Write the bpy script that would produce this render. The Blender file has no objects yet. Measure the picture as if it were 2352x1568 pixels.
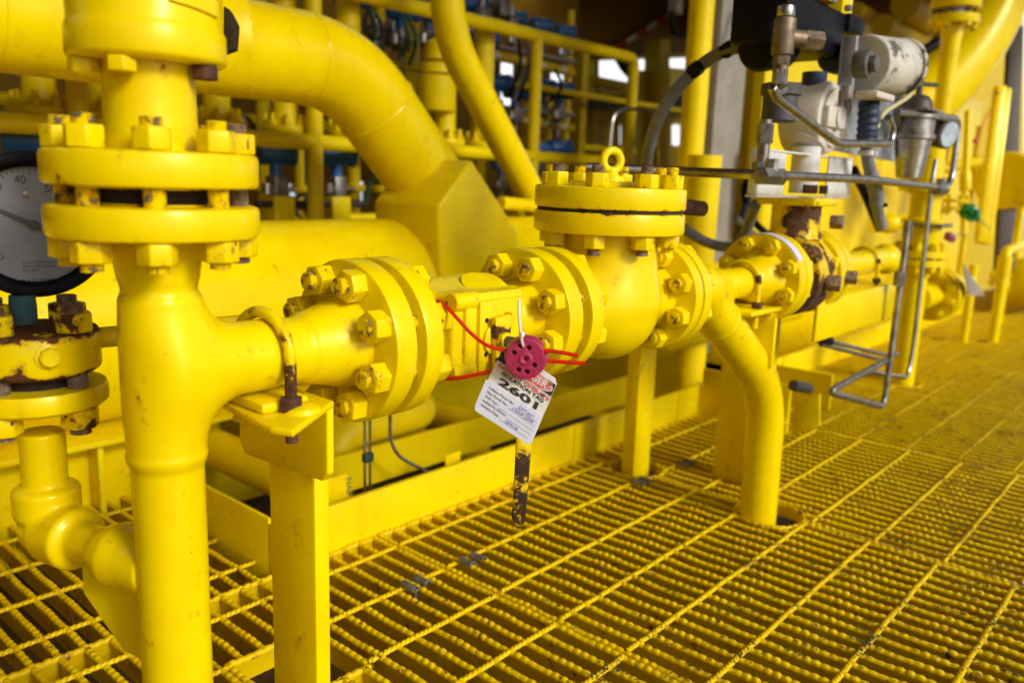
import bpy, bmesh, math, random
import numpy as np
from mathutils import Vector, Matrix

sc = bpy.context.scene
COL = sc.collection
R = math.radians
PI = math.pi
rnd = random.Random(7)

# ------------------------------------------------------------------ camera
YAW, PITCH, ROLL, FPX, HCAM = R(41.018), R(11.233), R(2.019), 1899.1, 0.8
fwd = np.array([-math.sin(YAW)*math.cos(PITCH), math.cos(YAW)*math.cos(PITCH), -math.sin(PITCH)])
_r = np.array([math.cos(YAW), math.sin(YAW), 0.0]); _u = np.cross(_r, fwd)
rgt = math.cos(ROLL)*_r + math.sin(ROLL)*_u
upv = -math.sin(ROLL)*_r + math.cos(ROLL)*_u
CAM = np.array([0, 0, HCAM])
cd = bpy.data.cameras.new('camera'); cam = bpy.data.objects.new('camera', cd); COL.objects.link(cam)
M = Matrix(((rgt[0], upv[0], -fwd[0], 0), (rgt[1], upv[1], -fwd[1], 0), (rgt[2], upv[2], -fwd[2], HCAM), (0, 0, 0, 1)))
cam.matrix_world = M
cd.sensor_width = 36; cd.lens = FPX/2352*36; cd.clip_start = 0.05; cd.clip_end = 3000
cd.dof.use_dof = True; cd.dof.focus_distance = 1.12; cd.dof.aperture_fstop = 3.6
sc.camera = cam

def ray(px, py): return fwd + rgt*(px-1176)/FPX - upv*(py-784)/FPX
def at(px, py, ax, v):                 # point of the sight line through (px,py) on the plane axis=v
    d = ray(px, py); return Vector(CAM + d*((v-CAM[ax])/d[ax]))
def dp(px, py, D): return Vector(CAM + ray(px, py)*D)

# ------------------------------------------------------------------ light
w = bpy.data.worlds.new('World'); sc.world = w; w.use_nodes = True
nt = w.node_tree; nt.nodes.clear()
sky = nt.nodes.new('ShaderNodeTexSky'); sky.sky_type = 'NISHITA'; sky.sun_disc = False
SUN_EL, SUN_AZ = R(28), R(90)         # azimuth measured from +Y clockwise
sky.sun_elevation = SUN_EL; sky.sun_rotation = SUN_AZ; sky.air_density = 1.0; sky.dust_density = 3.0
bg = nt.nodes.new('ShaderNodeBackground'); bg.inputs[1].default_value = 0.105
wo = nt.nodes.new('ShaderNodeOutputWorld')
hs = nt.nodes.new('ShaderNodeHueSaturation'); hs.inputs['Saturation'].default_value = .45; nt.links.new(sky.outputs[0], hs.inputs['Color']); nt.links.new(hs.outputs[0], bg.inputs[0]); nt.links.new(bg.outputs[0], wo.inputs[0])
ld = bpy.data.lights.new('sun', 'SUN'); ld.energy = 2.3; ld.angle = R(16); ld.color = (1, .95, .86)
lo = bpy.data.objects.new('sun', ld); COL.objects.link(lo)
sd = Vector((math.sin(SUN_AZ)*math.cos(SUN_EL), math.cos(SUN_AZ)*math.cos(SUN_EL), math.sin(SUN_EL)))
lo.rotation_euler = (-sd).to_track_quat('-Z', 'Y').to_euler()
sc.view_settings.view_transform = 'Standard'; sc.view_settings.look = 'None'
sc.view_settings.exposure = 0.10; sc.view_settings.gamma = 1
sc.render.engine = 'CYCLES'
sc.cycles.use_denoising = True
sc.cycles.max_bounces = 6; sc.cycles.diffuse_bounces = 4; sc.cycles.glossy_bounces = 3
sc.cycles.transmission_bounces = 2; sc.cycles.sample_clamp_indirect = 4
sc.cycles.caustics_reflective = False; sc.cycles.caustics_refractive = False

# ------------------------------------------------------------------ materials
def ramp(nt, a, b, src):
    n = nt.nodes.new('ShaderNodeMapRange'); n.inputs[1].default_value = a; n.inputs[2].default_value = b
    nt.links.new(src, n.inputs[0]); return n.outputs[0]
def mathn(nt, op, a, b):
    n = nt.nodes.new('ShaderNodeMath'); n.operation = op
    for i, v in enumerate((a, b)):
        if isinstance(v, (int, float)): n.inputs[i].default_value = v
        else: nt.links.new(v, n.inputs[i])
    return n.outputs[0]
def noise(nt, vec, scale, detail=4, rough=.6, dist=0):
    n = nt.nodes.new('ShaderNodeTexNoise'); n.inputs['Scale'].default_value = scale
    n.inputs['Detail'].default_value = detail; n.inputs['Roughness'].default_value = rough
    n.inputs['Distortion'].default_value = dist
    nt.links.new(vec, n.inputs['Vector']); return n.outputs[0]
def mix(nt, fac, a, b):
    n = nt.nodes.new('ShaderNodeMix'); n.data_type = 'RGBA'
    if isinstance(fac, (int, float)): n.inputs[0].default_value = fac
    else: nt.links.new(fac, n.inputs[0])
    for i, v in ((6, a), (7, b)):
        if isinstance(v, tuple): n.inputs[i].default_value = (*v, 1)
        else: nt.links.new(v, n.inputs[i])
    return n.outputs[2]
def base_mat(name):
    m = bpy.data.materials.new(name); m.use_nodes = True; nt = m.node_tree
    b = nt.nodes['Principled BSDF']; g = nt.nodes.new('ShaderNodeNewGeometry')
    return m, nt, b, g.outputs['Position']
YEL = (0.82, 0.645, 0.0006)
def paint(name, col=YEL, col2=None, rough=.25, rust=0.0, rscale=28, band=(), bandw=.012, speck=.35,
          bumps=1.0, under=None, dirt=0.0, halo_c=(.42, .14, .01)):
    """thick brushed enamel; rust 0..1 = how much of it has broken through; band = heights where rust creeps out"""
    m, nt, b, P = base_mat(name)
    if col2 is None: col2 = (col[0]*.93, col[1]*.86, col[2])
    c = mix(nt, ramp(nt, .35, .7, noise(nt, P, 7, 3)), col, col2)
    # faint brush grime
    c = mix(nt, mathn(nt, 'MULTIPLY', ramp(nt, .55, .8, noise(nt, P, 34, 6, .7)), .16+dirt), c, (col[0]*.45, col[1]*.4, col[2]+.01))
    mp = nt.nodes.new('ShaderNodeMapping'); mp.inputs['Scale'].default_value = (30, 30, 2.6); nt.links.new(P, mp.inputs['Vector'])
    c = mix(nt, mathn(nt, 'MULTIPLY', ramp(nt, .52, .74, noise(nt, mp.outputs[0], 1.0, 4, .6)), .20+dirt), c, (col[0]*.62, col[1]*.50, col[2]))
    if speck:
        v = nt.nodes.new('ShaderNodeTexVoronoi'); v.inputs['Scale'].default_value = 95
        nt.links.new(P, v.inputs['Vector'])
        s = mathn(nt, 'LESS_THAN', v.outputs['Distance'], .085)
        s = mathn(nt, 'MULTIPLY', s, mathn(nt, 'GREATER_THAN', noise(nt, P, 11, 2), 1-speck))
        c = mix(nt, mathn(nt, 'MULTIPLY', s, .75), c, (.10, .055, .012))
    ro = rough
    hb = noise(nt, P, 150, 3)
    hb2 = noise(nt, P, 22, 3)
    h = mathn(nt, 'ADD', mathn(nt, 'MULTIPLY', hb, .10*bumps), mathn(nt, 'MULTIPLY', hb2, .45*bumps))
    if rust > 0 or band:
        n1 = noise(nt, P, rscale, 7, .62, .3)
        n2 = noise(nt, P, rscale*6, 5, .7)
        src = mathn(nt, 'ADD', mathn(nt, 'MULTIPLY', n1, .8), mathn(nt, 'MULTIPLY', n2, .2))
        lift = None
        for z in band:
            sx = nt.nodes.new('ShaderNodeSeparateXYZ'); nt.links.new(P, sx.inputs[0])
            d = mathn(nt, 'ABSOLUTE', mathn(nt, 'SUBTRACT', sx.outputs[2], z), 0)
            l = ramp(nt, bandw, 0, d)
            lift = l if lift is None else mathn(nt, 'MAXIMUM', lift, l)
        if lift is not None: src = mathn(nt, 'ADD', src, mathn(nt, 'MULTIPLY', lift, .24))
        t = 0.72-rust*.42
        mk = ramp(nt, t, t+.025, src)
        halo = ramp(nt, t-.07, t+.01, src)
        c = mix(nt, mathn(nt, 'MULTIPLY', halo, .55), c, halo_c)
        rc = mix(nt, ramp(nt, .4, .62, n2), (.022, .011, .010), (.12, .035, .012))
        if under: rc = mix(nt, ramp(nt, .4, .6, n2), under, tuple(x*.45 for x in under))
        c = mix(nt, mk, c, rc)
        ro = nt.nodes.new('ShaderNodeMapRange'); ro.inputs[3].default_value = rough; ro.inputs[4].default_value = .85
        nt.links.new(mk, ro.inputs[0]); ro = ro.outputs[0]
        h = mathn(nt, 'ADD', h, mathn(nt, 'MULTIPLY', mk, mathn(nt, 'SUBTRACT', mathn(nt, 'MULTIPLY', n2, 1.2), 1.3)))
    nt.links.new(c, b.inputs['Base Color'])
    if isinstance(ro, float): b.inputs['Roughness'].default_value = ro
    else: nt.links.new(mathn(nt, 'ADD', ro, mathn(nt, 'MULTIPLY', mathn(nt, 'SUBTRACT', noise(nt, P, 16, 5, .7), .5), .55)), b.inputs['Roughness'])
    b.inputs['Specular IOR Level'].default_value = .42
    b.inputs['Specular Tint'].default_value = (1, .93, .42, 1) if col[2] < .05 else (1, 1, 1, 1)
    bp = nt.nodes.new('ShaderNodeBump'); bp.inputs['Strength'].default_value = .55; bp.inputs['Distance'].default_value = .0011
    nt.links.new(h, bp.inputs['Height']); nt.links.new(bp.outputs[0], b.inputs['Normal'])
    return m
def plain(name, col, rough=.5, metal=0.0, var=.25, scale=40, bump=.2, col2=None, spec=.5):
    m, nt, b, P = base_mat(name)
    if col2 is None: col2 = tuple(x*(1-var*1.6) for x in col)
    c = mix(nt, ramp(nt, .4, .68, noise(nt, P, scale, 6, .65)), col, col2)
    nt.links.new(c, b.inputs['Base Color']); b.inputs['Metallic'].default_value = metal
    r = nt.nodes.new('ShaderNodeMapRange'); r.inputs[3].default_value = max(.05, rough-.1); r.inputs[4].default_value = min(1, rough+.14)
    nt.links.new(noise(nt, P, scale*1.7, 4), r.inputs[0]); nt.links.new(r.outputs[0], b.inputs['Roughness'])
    b.inputs['Specular IOR Level'].default_value = spec
    if bump:
        bp = nt.nodes.new('ShaderNodeBump'); bp.inputs['Strength'].default_value = bump; bp.inputs['Distance'].default_value = .001
        nt.links.new(noise(nt, P, scale*4, 4), bp.inputs['Height']); nt.links.new(bp.outputs[0], b.inputs['Normal'])
    return m
Y = paint('yellow_enamel', rust=.125, rscale=30, speck=.42, bumps=1.25)
YC_ = paint('yellow_enamel_gap_rust', rust=.12, rscale=34, band=(.7712,), bandw=.0125, bumps=1.2)
YN = paint('yellow_enamel_nuts', rust=.25, rscale=62, speck=.4, bumps=1.5)
YR = paint('yellow_enamel_light_rust', rust=.22, rscale=26)
YRR = paint('yellow_enamel_heavy_rust', rust=.32, rscale=24, band=(.536, .604), bandw=.014, dirt=.12)
YB = paint('yellow_enamel_rust_edge', band=(.7525,), bandw=.010, rscale=34)
YF = paint('yellow_enamel_far', speck=0, bumps=.6, rough=.4)
YP = paint('yellow_enamel_peeled', rust=.585, rscale=16, under=(.055, .028, .018))
YP2 = paint('yellow_enamel_peeled_neck', rust=.50, rscale=9, under=(.10, .045, .03))
YG = paint('yellow_enamel_grating', col=(.78, .56, .0008), rust=.24, rscale=42, under=(.10, .105, .07), speck=.5, dirt=.15, rough=.42)
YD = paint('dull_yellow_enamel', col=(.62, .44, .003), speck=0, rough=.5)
def add_wear(m):
    nt = m.node_tree; b = nt.nodes['Principled BSDF']; P = nt.nodes.new('ShaderNodeNewGeometry').outputs['Position']
    sx = nt.nodes.new('ShaderNodeSeparateXYZ'); nt.links.new(P, sx.inputs[0])
    n = mathn(nt, 'ADD', mathn(nt, 'MULTIPLY', noise(nt, P, 130, 3, .6), .5), mathn(nt, 'MULTIPLY', noise(nt, P, 9, 3, .6), .5))
    k = mathn(nt, 'MULTIPLY', ramp(nt, -1.3, -.25, sx.outputs[0]), .085)
    mk = ramp(nt, .60, .635, mathn(nt, 'ADD', n, k)); mk = mathn(nt, 'MULTIPLY', mk, ramp(nt, -.0035, -.0015, sx.outputs[2]))
    old = b.inputs['Base Color'].links[0].from_socket
    nt.links.new(mix(nt, mk, old, mix(nt, ramp(nt, .45, .6, noise(nt, P, 300, 2)), (.035, .035, .008), (.09, .085, .04))), b.inputs['Base Color'])
add_wear(YG)
RUST = plain('rust', (.11, .035, .015), .9, 0, .5, 60, 1.0, (.025, .012, .01))
DKR = plain('dark_rusty_gap', (.035, .018, .014), .9, 0, .5, 70, 1.0)
STUD = plain('weathered_stud', (.30, .22, .15), .65, .25, .5, 110, .9, (.10, .035, .018))
STUDY = paint('painted_stud', rust=.42, rscale=90, bumps=2, under=(.20, .15, .11))
STEEL = plain('stainless_tube', (.48, .46, .44), .28, 1.0, .25, 30, .05)
STEELD = plain('dull_stainless', (.33, .31, .29), .42, .9, .4, 40, .2)
GALV = plain('galvanised_steel', (.24, .22, .20), .55, .6, .35, 60, .6)
BRASS = plain('tarnished_brass', (.22, .165, .11), .5, .55, .4, 50, .4)
BLACK = plain('black_plastic', (.003, .003, .007), .5, 0, .3, 40, .2, None, .15)
NAVY = plain('dark_blue_rubber', (.02, .035, .09), .55, 0, .3, 50, .3)
BLUE = plain('blue_enamel', (.02, .13, .42), .35, 0, .2, 20, .1)
DGREEN = plain('green_cable', (.02, .10, .05), .5, 0, .2, 20, .1)
WHITE = paint('white_enamel_chipped', col=(.78, .78, .76), col2=(.68, .68, .66), rust=.14, rscale=18, speck=.3)
CREAM = paint('cream_enamel_worn', col=(.62, .58, .50), col2=(.55, .50, .42), rust=.12, rscale=16, under=(.30, .15, .07), speck=.3, rough=.4)
CREAMP = paint('cream_enamel_flaking', col=(.62, .60, .54), col2=(.56, .53, .46), rust=.46, rscale=8, under=(.15, .14, .115), halo_c=(.35, .34, .30), speck=.3, rough=.4)
GREYP = plain('grey_conduit', (.20, .21, .23), .5, 0, .2, 25, .2)
GREYC = plain('grey_channel', (.27, .25, .22), .5, 0, .15, 10, .1)
PINK = plain('magenta_plastic', (.36, .012, .075), .42, 0, .22, 120, .8, (.38, .025, .10))
REDW = plain('red_cable', (.70, .012, .008), .32, 0, .1, 30, .0)
NYLON = plain('white_nylon', (.72, .72, .74), .35, 0, .05, 30, 0)
CARD = plain('white_card', (.78, .77, .76), .35, 0, .10, 60, .15, (.62, .60, .58))
CARDB = plain('bluish_card', (.66, .68, .84), .35, 0, .06, 40, .1)
INKR = plain('red_ink', (.60, .02, .02), .4, 0, .3, 200, 0, (.7, .3, .3))
INKK = plain('black_ink', (.012, .012, .014), .4, 0, .5, 240, 0, (.06, .06, .06))
INKB = plain('blue_ink', (.05, .04, .50), .4, 0, .1, 60, 0)
DIAL = plain('dial_face', (.22, .235, .28), .3, 0, .14, 14, 0)
GREEN = plain('green_plastic', (.004, .17, .035), .35, 0, .2, 60, .3)
VERD = plain('verdigris_brass', (.02, .12, .14), .7, 0, .6, 90, .8, (.07, .07, .06))
REDP = plain('red_paint', (.45, .02, .02), .5, 0, .1, 10, 0)
WHP = plain('white_paint', (.7, .7, .68), .5, 0, .1, 10, 0)
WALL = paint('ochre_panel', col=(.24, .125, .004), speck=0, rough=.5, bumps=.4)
DKP = plain('dark_steel', (.03, .02, .015), .6, 0, .3, 8, .1)
CONC = plain('lower_deck_bounce_brown', (.16, .075, .006), .8, 0, .5, 3, .1)  # brown put in for the yellow bounce light between grating bars

# ------------------------------------------------------------------ mesh builder
class MB:
    def __init__(s): s.v = []; s.f = []; s.m = []; s.k = 0
    def mat(s, k): s.k = k; return s
    def add(s, vs, fs):
        o = len(s.v); s.v += [tuple(v) for v in vs]; s.f += [tuple(i+o for i in f) for f in fs]; s.m += [s.k]*len(fs); return s
    def frame(s, ax):
        a = Vector(ax).normalized(); t = Vector((0, 0, 1)) if abs(a.z) < .9 else Vector((1, 0, 0))
        u = t.cross(a).normalized(); return a, u, a.cross(u)
    def lathe(s, prof, p0, ax=(0, 0, 1), seg=40, phase=0, cap=True):
        a, u, v = s.frame(ax); p0 = Vector(p0); vs = []; fs = []; n = len(prof)
        for (r, h) in prof:
            for i in range(seg):
                t = phase+2*PI*i/seg; vs.append(p0+a*h+(u*math.cos(t)+v*math.sin(t))*max(r, 1e-5))
        for j in range(n-1):
            for i in range(seg):
                k = (i+1) % seg; fs.append((j*seg+i, j*seg+k, (j+1)*seg+k, (j+1)*seg+i))
        if cap and prof[0][0] > 1e-4: fs.append(tuple(reversed(range(seg))))
        if cap and prof[-1][0] > 1e-4: fs.append(tuple(range((n-1)*seg, n*seg)))
        return s.add(vs, fs)
    def cyl(s, p0, p1, r, seg=24, r1=None, b=0.0):
        p0 = Vector(p0); p1 = Vector(p1); L = (p1-p0).length; r1 = r if r1 is None else r1
        pr = [(r, 0), (r1, L)] if b <= 0 else [(r-b, 0), (r-b*.3, b*.3), (r, b), (r1, L-b), (r1-b*.3, L-b*.3), (r1-b, L)]
        return s.lathe(pr, p0, p1-p0, seg)
    def ring(s, p0, ax, r, t, h, b=0, seg=48):       # washer of outer radius r, inner radius t
        return s.lathe([(t, 0), (r-b, 0), (r, b), (r, h-b), (r-b, h), (t, h), (t, 0)], p0, ax, seg, 0, False)
    def torus(s, c, ax, Rr, r, seg=40, sub=10):
        return s.lathe([(Rr+r*math.cos(a), r*math.sin(a)) for a in [2*PI*i/sub for i in range(sub+1)]], c, ax, seg, 0, False)
    def tube(s, pts, r, seg=14, cap=True):
        pts = [Vector(p) for p in pts]; n = len(pts); rs = r if isinstance(r, (list, tuple)) else [r]*n
        T = []
        for i in range(n):
            d = (pts[min(i+1, n-1)]-pts[max(i-1, 0)]); T.append(d.normalized())
        a, u, v = s.frame(T[0]); vs = []; fs = []
        for i in range(n):
            u = (u-T[i]*u.dot(T[i])).normalized(); v = T[i].cross(u)
            for j in range(seg):
                t = 2*PI*j/seg; vs.append(pts[i]+(u*math.cos(t)+v*math.sin(t))*rs[i])
        for i in range(n-1):
            for j in range(seg):
                k = (j+1) % seg; fs.append((i*seg+j, i*seg+k, (i+1)*seg+k, (i+1)*seg+j))
        if cap: fs.append(tuple(reversed(range(seg)))); fs.append(tuple(range((n-1)*seg, n*seg)))
        return s.add(vs, fs)
    def bmadd(s, bm):
        bm.verts.index_update(); s.add([v.co.copy() for v in bm.verts], [[v.index for v in f.verts] for f in bm.faces]); bm.free(); return s
    def box(s, c, size, rot=None, b=0.0, bs=2):
        bm = bmesh.new(); bmesh.ops.create_cube(bm, size=1.0)
        for v in bm.verts: v.co = Vector((v.co.x*size[0], v.co.y*size[1], v.co.z*size[2]))
        if b > 0: bmesh.ops.bevel(bm, geom=list(bm.edges), offset=b, segments=bs, affect='EDGES', profile=.5)
        mt = Matrix.Translation(Vector(c)) @ (rot.to_4x4() if rot else Matrix.Identity(4)); bm.transform(mt)
        return s.bmadd(bm)
    def bx(s, x0, x1, y0, y1, z0, z1, b=0.0):
        return s.box(((x0+x1)/2, (y0+y1)/2, (z0+z1)/2), (abs(x1-x0), abs(y1-y0), abs(z1-z0)), None, b)
    def prism(s, pts, off, b=0.0, bs=2):               # pts: planar 3D polygon, off: extrusion vector
        bm = bmesh.new(); off = Vector(off)
        a = [bm.verts.new(Vector(p)) for p in pts]; c = [bm.verts.new(Vector(p)+off) for p in pts]
        n = len(a); bm.faces.new(a); bm.faces.new(list(reversed(c)))
        for i in range(n): bm.faces.new((a[(i+1) % n], a[i], c[i], c[(i+1) % n]))
        bmesh.ops.recalc_face_normals(bm, faces=bm.faces)
        if b > 0: bmesh.ops.bevel(bm, geom=list(bm.edges), offset=b, segments=bs, affect='EDGES', profile=.5)
        return s.bmadd(bm)
    def sphere(s, c, r, seg=20, sc_=(1, 1, 1)):
        vs = []; fs = []; n = seg//2
        for j in range(n+1):
            for i in range(seg):
                a = PI*j/n; t = 2*PI*i/seg; vs.append((c[0]+r*sc_[0]*math.sin(a)*math.cos(t), c[1]+r*sc_[1]*math.sin(a)*math.sin(t), c[2]+r*sc_[2]*math.cos(a)))
        for j in range(n):
            for i in range(seg):
                k = (i+1) % seg; fs.append((j*seg+i, (j+1)*seg+i, (j+1)*seg+k, j*seg+k))
        return s.add(vs, fs)
    def mesh(s, name, mats, sharp=38):
        me = bpy.data.meshes.new(name); me.from_pydata(s.v, [], s.f)
        for m in (mats if isinstance(mats, (list, tuple)) else [mats]): me.materials.append(m)
        me.polygons.foreach_set('material_index', s.m)
        bm = bmesh.new(); bm.from_mesh(me); bmesh.ops.remove_doubles(bm, verts=bm.verts, dist=2e-5)
        bmesh.ops.recalc_face_normals(bm, faces=bm.faces); bm.to_mesh(me); bm.free()
        me.shade_smooth(); me.set_sharp_from_angle(angle=R(sharp)); return me
WM = {}
def link(name, me, parent=None, mw=None):
    o = bpy.data.objects.new(name, me); COL.objects.link(o); mw = mw or Matrix.Identity(4); WM[o] = mw.copy()
    if parent: o.parent = parent; o.matrix_parent_inverse = WM[parent].inverted()
    o.matrix_basis = mw; return o
def part(name, mb, mats, parent=None, label=None, sharp=38):
    o = link(name, mb.mesh(name, mats, sharp), parent)
    if label: o['label'] = label
    return o
def tag(o, label, cat, group=None, kind=None):
    if label: o['label'] = label
    if cat: o['category'] = cat
    if group: o['group'] = group
    if kind: o['kind'] = kind
    return o
def thing(name, label, cat, loc, group=None, kind=None):
    o = link(name, None, None, Matrix.Translation(Vector(loc))); o.empty_display_size = .05
    return tag(o, label, cat, group, kind)
def solo(name, mb, mats, label, cat, group=None, kind=None, sharp=38):
    return tag(part(name, mb, mats, None, None, sharp), label, cat, group, kind)
def zto(ax, c, ph=0):
    a = Vector(ax).normalized(); return Matrix.Translation(Vector(c)) @ a.to_track_quat('Z', 'Y').to_matrix().to_4x4() @ Matrix.Rotation(ph, 4, 'Z')
def bend(pts, rad, n=8):                # polyline with its corners rounded
    pts = [Vector(p) for p in pts]; out = [pts[0]]
    for i in range(1, len(pts)-1):
        p = pts[i]; a = (pts[i-1]-p); b = (pts[i+1]-p); r = min(rad, a.length*.49, b.length*.49)
        a.normalize(); b.normalize(); ang = a.angle(b)
        if ang > PI-.02: out.append(p); continue
        q0 = p+a*r; q1 = p+b*r
        for k in range(n+1):
            t = k/n; out.append(q0*(1-t)**2+p*2*t*(1-t)+q1*t*t)
    out.append(pts[-1]); return out
def catm(pts, n=8):
    P = [Vector(p) for p in pts]; P = [P[0]*2-P[1]]+P+[P[-1]*2-P[-2]]; out = []
    for i in range(1, len(P)-2):
        for k in range(n):
            t = k/n; a, b, c, d = P[i-1:i+3]
            out.append(.5*((2*b)+(c-a)*t+(2*a-5*b+4*c-d)*t*t+(3*b-a-3*c+d)*t**3))
    out.append(P[-2]); return out

# ------------------------------------------------------------------ smooth castings: blended distance fields meshed with surface nets
def smin(a, b, k): h = np.clip(.5+.5*(b-a)/k, 0, 1); return b*(1-h)+a*h-k*h*(1-h)
def smax(a, b, k): return -smin(-a, -b, k)
def sdcap(P, a, b, r0, r1=None, rr=.004):        # rounded (tapered) cylinder from a to b
    a = np.array(a, float); b = np.array(b, float); d = b-a; L = np.linalg.norm(d); d /= L; r1 = r0 if r1 is None else r1
    q = P-a; h = q@d; rad = np.linalg.norm(q-h[..., None]*d, axis=-1); rr_ = r0+(r1-r0)*np.clip(h/L, 0, 1)
    dx = rad-rr_+rr; dy = np.abs(h-L/2)-L/2+rr
    return np.minimum(np.maximum(dx, dy), 0)+np.hypot(np.maximum(dx, 0), np.maximum(dy, 0))-rr
def sdsph(P, c, r, s=(1, 1, 1)): q = (P-np.array(c))/np.array(s); return (np.linalg.norm(q, axis=-1)-r)*min(s)
def sdbox(P, c, h, rr=.004):
    q = np.abs(P-np.array(c))-np.array(h)+rr; return np.linalg.norm(np.maximum(q, 0), axis=-1)+np.minimum(q.max(-1), 0)-rr
def nets(fn, lo, hi, st):
    lo = np.array(lo, float); hi = np.array(hi, float); n = np.ceil((hi-lo)/st).astype(int)+1
    g = np.stack(np.meshgrid(*[lo[i]+np.arange(n[i])*st for i in range(3)], indexing='ij'), -1)
    D = fn(g).astype(np.float64); S = D < 0
    nx, ny, nz = n-1
    cnt = np.zeros((nx, ny, nz)); acc = np.zeros((nx, ny, nz, 3))
    cs = [(i, j, k) for i in (0, 1) for j in (0, 1) for k in (0, 1)]
    sl = lambda A, c: A[c[0]:c[0]+nx, c[1]:c[1]+ny, c[2]:c[2]+nz]
    for a in cs:
        for ax in range(3):
            if a[ax]: continue
            b = list(a); b[ax] = 1
            da, db = sl(D, a), sl(D, b); m = (da < 0) != (db < 0)
            t = np.where(m, da/np.where(m, da-db, 1), 0); p = np.zeros((nx, ny, nz, 3)); p[:] = a; p[..., ax] += t
            acc += p*m[..., None]; cnt += m
    act = cnt > 0; idx = -np.ones((nx, ny, nz), int); idx[act] = np.arange(act.sum())
    cell = np.argwhere(act); V = lo+(cell+acc[act]/cnt[act][:, None])*st
    F = []
    for ax in range(3):
        u, v = (ax+1) % 3, (ax+2) % 3
        a = [slice(0, n[i]) for i in range(3)]; b = list(a); a[ax] = slice(0, n[ax]-1); b[ax] = slice(1, n[ax])
        E = np.argwhere(S[tuple(a)] != S[tuple(b)])
        E = E[(E[:, u] > 0) & (E[:, v] > 0) & (E[:, u] < n[u]-1) & (E[:, v] < n[v]-1)]
        fl = S[tuple(E.T)]
        q = []
        for du, dv in ((0, 0), (-1, 0), (-1, -1), (0, -1)):
            e = E.copy(); e[:, u] += du; e[:, v] += dv; q.append(idx[tuple(e.T)])
        q = np.stack(q, 1); q[~fl] = q[~fl][:, ::-1]; F.append(q)
    F = np.concatenate(F)
    return V, F
def cast(name, fn, lo, hi, st, mat, parent=None, label=None):
    V, F = nets(fn, lo, hi, st)
    me = bpy.data.meshes.new(name); me.vertices.add(len(V)); me.vertices.foreach_set('co', V.ravel())
    me.loops.add(F.size); me.loops.foreach_set('vertex_index', F.ravel().astype(np.int32))
    me.polygons.add(len(F)); me.polygons.foreach_set('loop_start', np.arange(0, F.size, 4, dtype=np.int32))
    me.update(calc_edges=True); me.validate(); me.materials.append(mat); me.shade_smooth()
    o = link(name, me, parent)
    if label: o['label'] = label
    return o

# ------------------------------------------------------------------ bolting
_cache = {}
def nut_mesh(af, h, mat):
    k = ('n', af, h, mat.name)
    if k not in _cache:
        m = MB(); rc = af/math.sqrt(3); bm = bmesh.new()
        vs = [bm.verts.new((rc*math.cos(i*PI/3), rc*math.sin(i*PI/3), 0)) for i in range(6)]
        f = bm.faces.new(vs); e = bmesh.ops.extrude_face_region(bm, geom=[f])
        bmesh.ops.translate(bm, verts=[x for x in e['geom'] if isinstance(x, bmesh.types.BMVert)], vec=(0, 0, h))
        bmesh.ops.recalc_face_normals(bm, faces=bm.faces)
        bmesh.ops.bevel(bm, geom=list(bm.edges), offset=af*.06, segments=3, affect='EDGES', profile=.5)
        m.bmadd(bm); _cache[k] = m.mesh('nut', mat, 50)
    return _cache[k]
def stud_mesh(L, r, mat):
    k = ('s', round(L, 4), r, mat.name)
    if k not in _cache:
        m = MB(); n = max(4, int(L/.0022)); pr = [(r*.7, 0)]
        for i in range(n): pr += [(r, (i+.35)*L/n), (r*.90, (i+.85)*L/n)]
        pr += [(r*.7, L)]; m.lathe(pr, (0, 0, 0), (0, 0, 1), 16); _cache[k] = m.mesh('stud_bolt', mat, 75)
    return _cache[k]
def bolting(parent, c, ax, Rb, n, ph, h0, h1, af=.034, hn=.022, r=.0105, st0=.009, st1=.009, nm=None, sm=None, jitter=.3, nuts=(1, 1)):
    """studs round axis ax through c; nuts bear on the faces at h0 and h1 along the axis"""
    nm = nm or YN; sm = sm or STUDY; a = Vector(ax).normalized(); c = Vector(c)
    u = Vector((1, 0, 0)) if abs(a.x) < .5 else Vector((0, 1, 0)); v = a.cross(u)
    for i in range(n):
        t = ph+2*PI*i/n; p = c+(u*math.cos(t)+v*math.sin(t))*Rb
        e0 = h0-hn-st0*rnd.uniform(.7, 1.2) if nuts[0] else h0+.002; L = round((h1+(hn+st1 if nuts[1] else -.002))-e0, 3)
        s = link('stud_bolt', stud_mesh(L, r, STUD if (sm is STUDY and abs(a.z) > .9 and rnd.random() < .22) else sm), parent, zto(a, p+a*e0))
        if nuts[0]: link('nut', nut_mesh(af, hn, nm), s, zto(-a, p+a*h0, rnd.uniform(-jitter, jitter)+t))
        if nuts[1]: link('nut', nut_mesh(af, hn, nm), s, zto(a, p+a*h1, rnd.uniform(-jitter, jitter)+t))
def text_mb(s, size, O, U, V, lift=.0003, spacing=1.0, align='LEFT', bold=0.0, shear=0.0):
    """a line of lettering laid on the plane O + U x + V y"""
    c = bpy.data.curves.new('t', 'FONT'); c.body = s; c.size = size; c.align_x = align; c.space_character = spacing
    c.offset = bold; c.shear = shear; c.resolution_u = 3
    o = bpy.data.objects.new('t', c); me = bpy.data.meshes.new_from_object(o)
    U = Vector(U).normalized(); V = Vector(V).normalized(); N = U.cross(V)
    vs = [Vector(O)+U*v.co.x+V*v.co.y+N*lift for v in me.vertices]; fs = [tuple(p.vertices) for p in me.polygons]
    bpy.data.objects.remove(o); bpy.data.curves.remove(c); bpy.data.meshes.remove(me)
    return vs, fs
def pj(p):
    v = np.array(p, float)-CAM; z = v@fwd; return 1176+FPX*(v@rgt)/z, 784-FPX*(v@upv)/z, z
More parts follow.
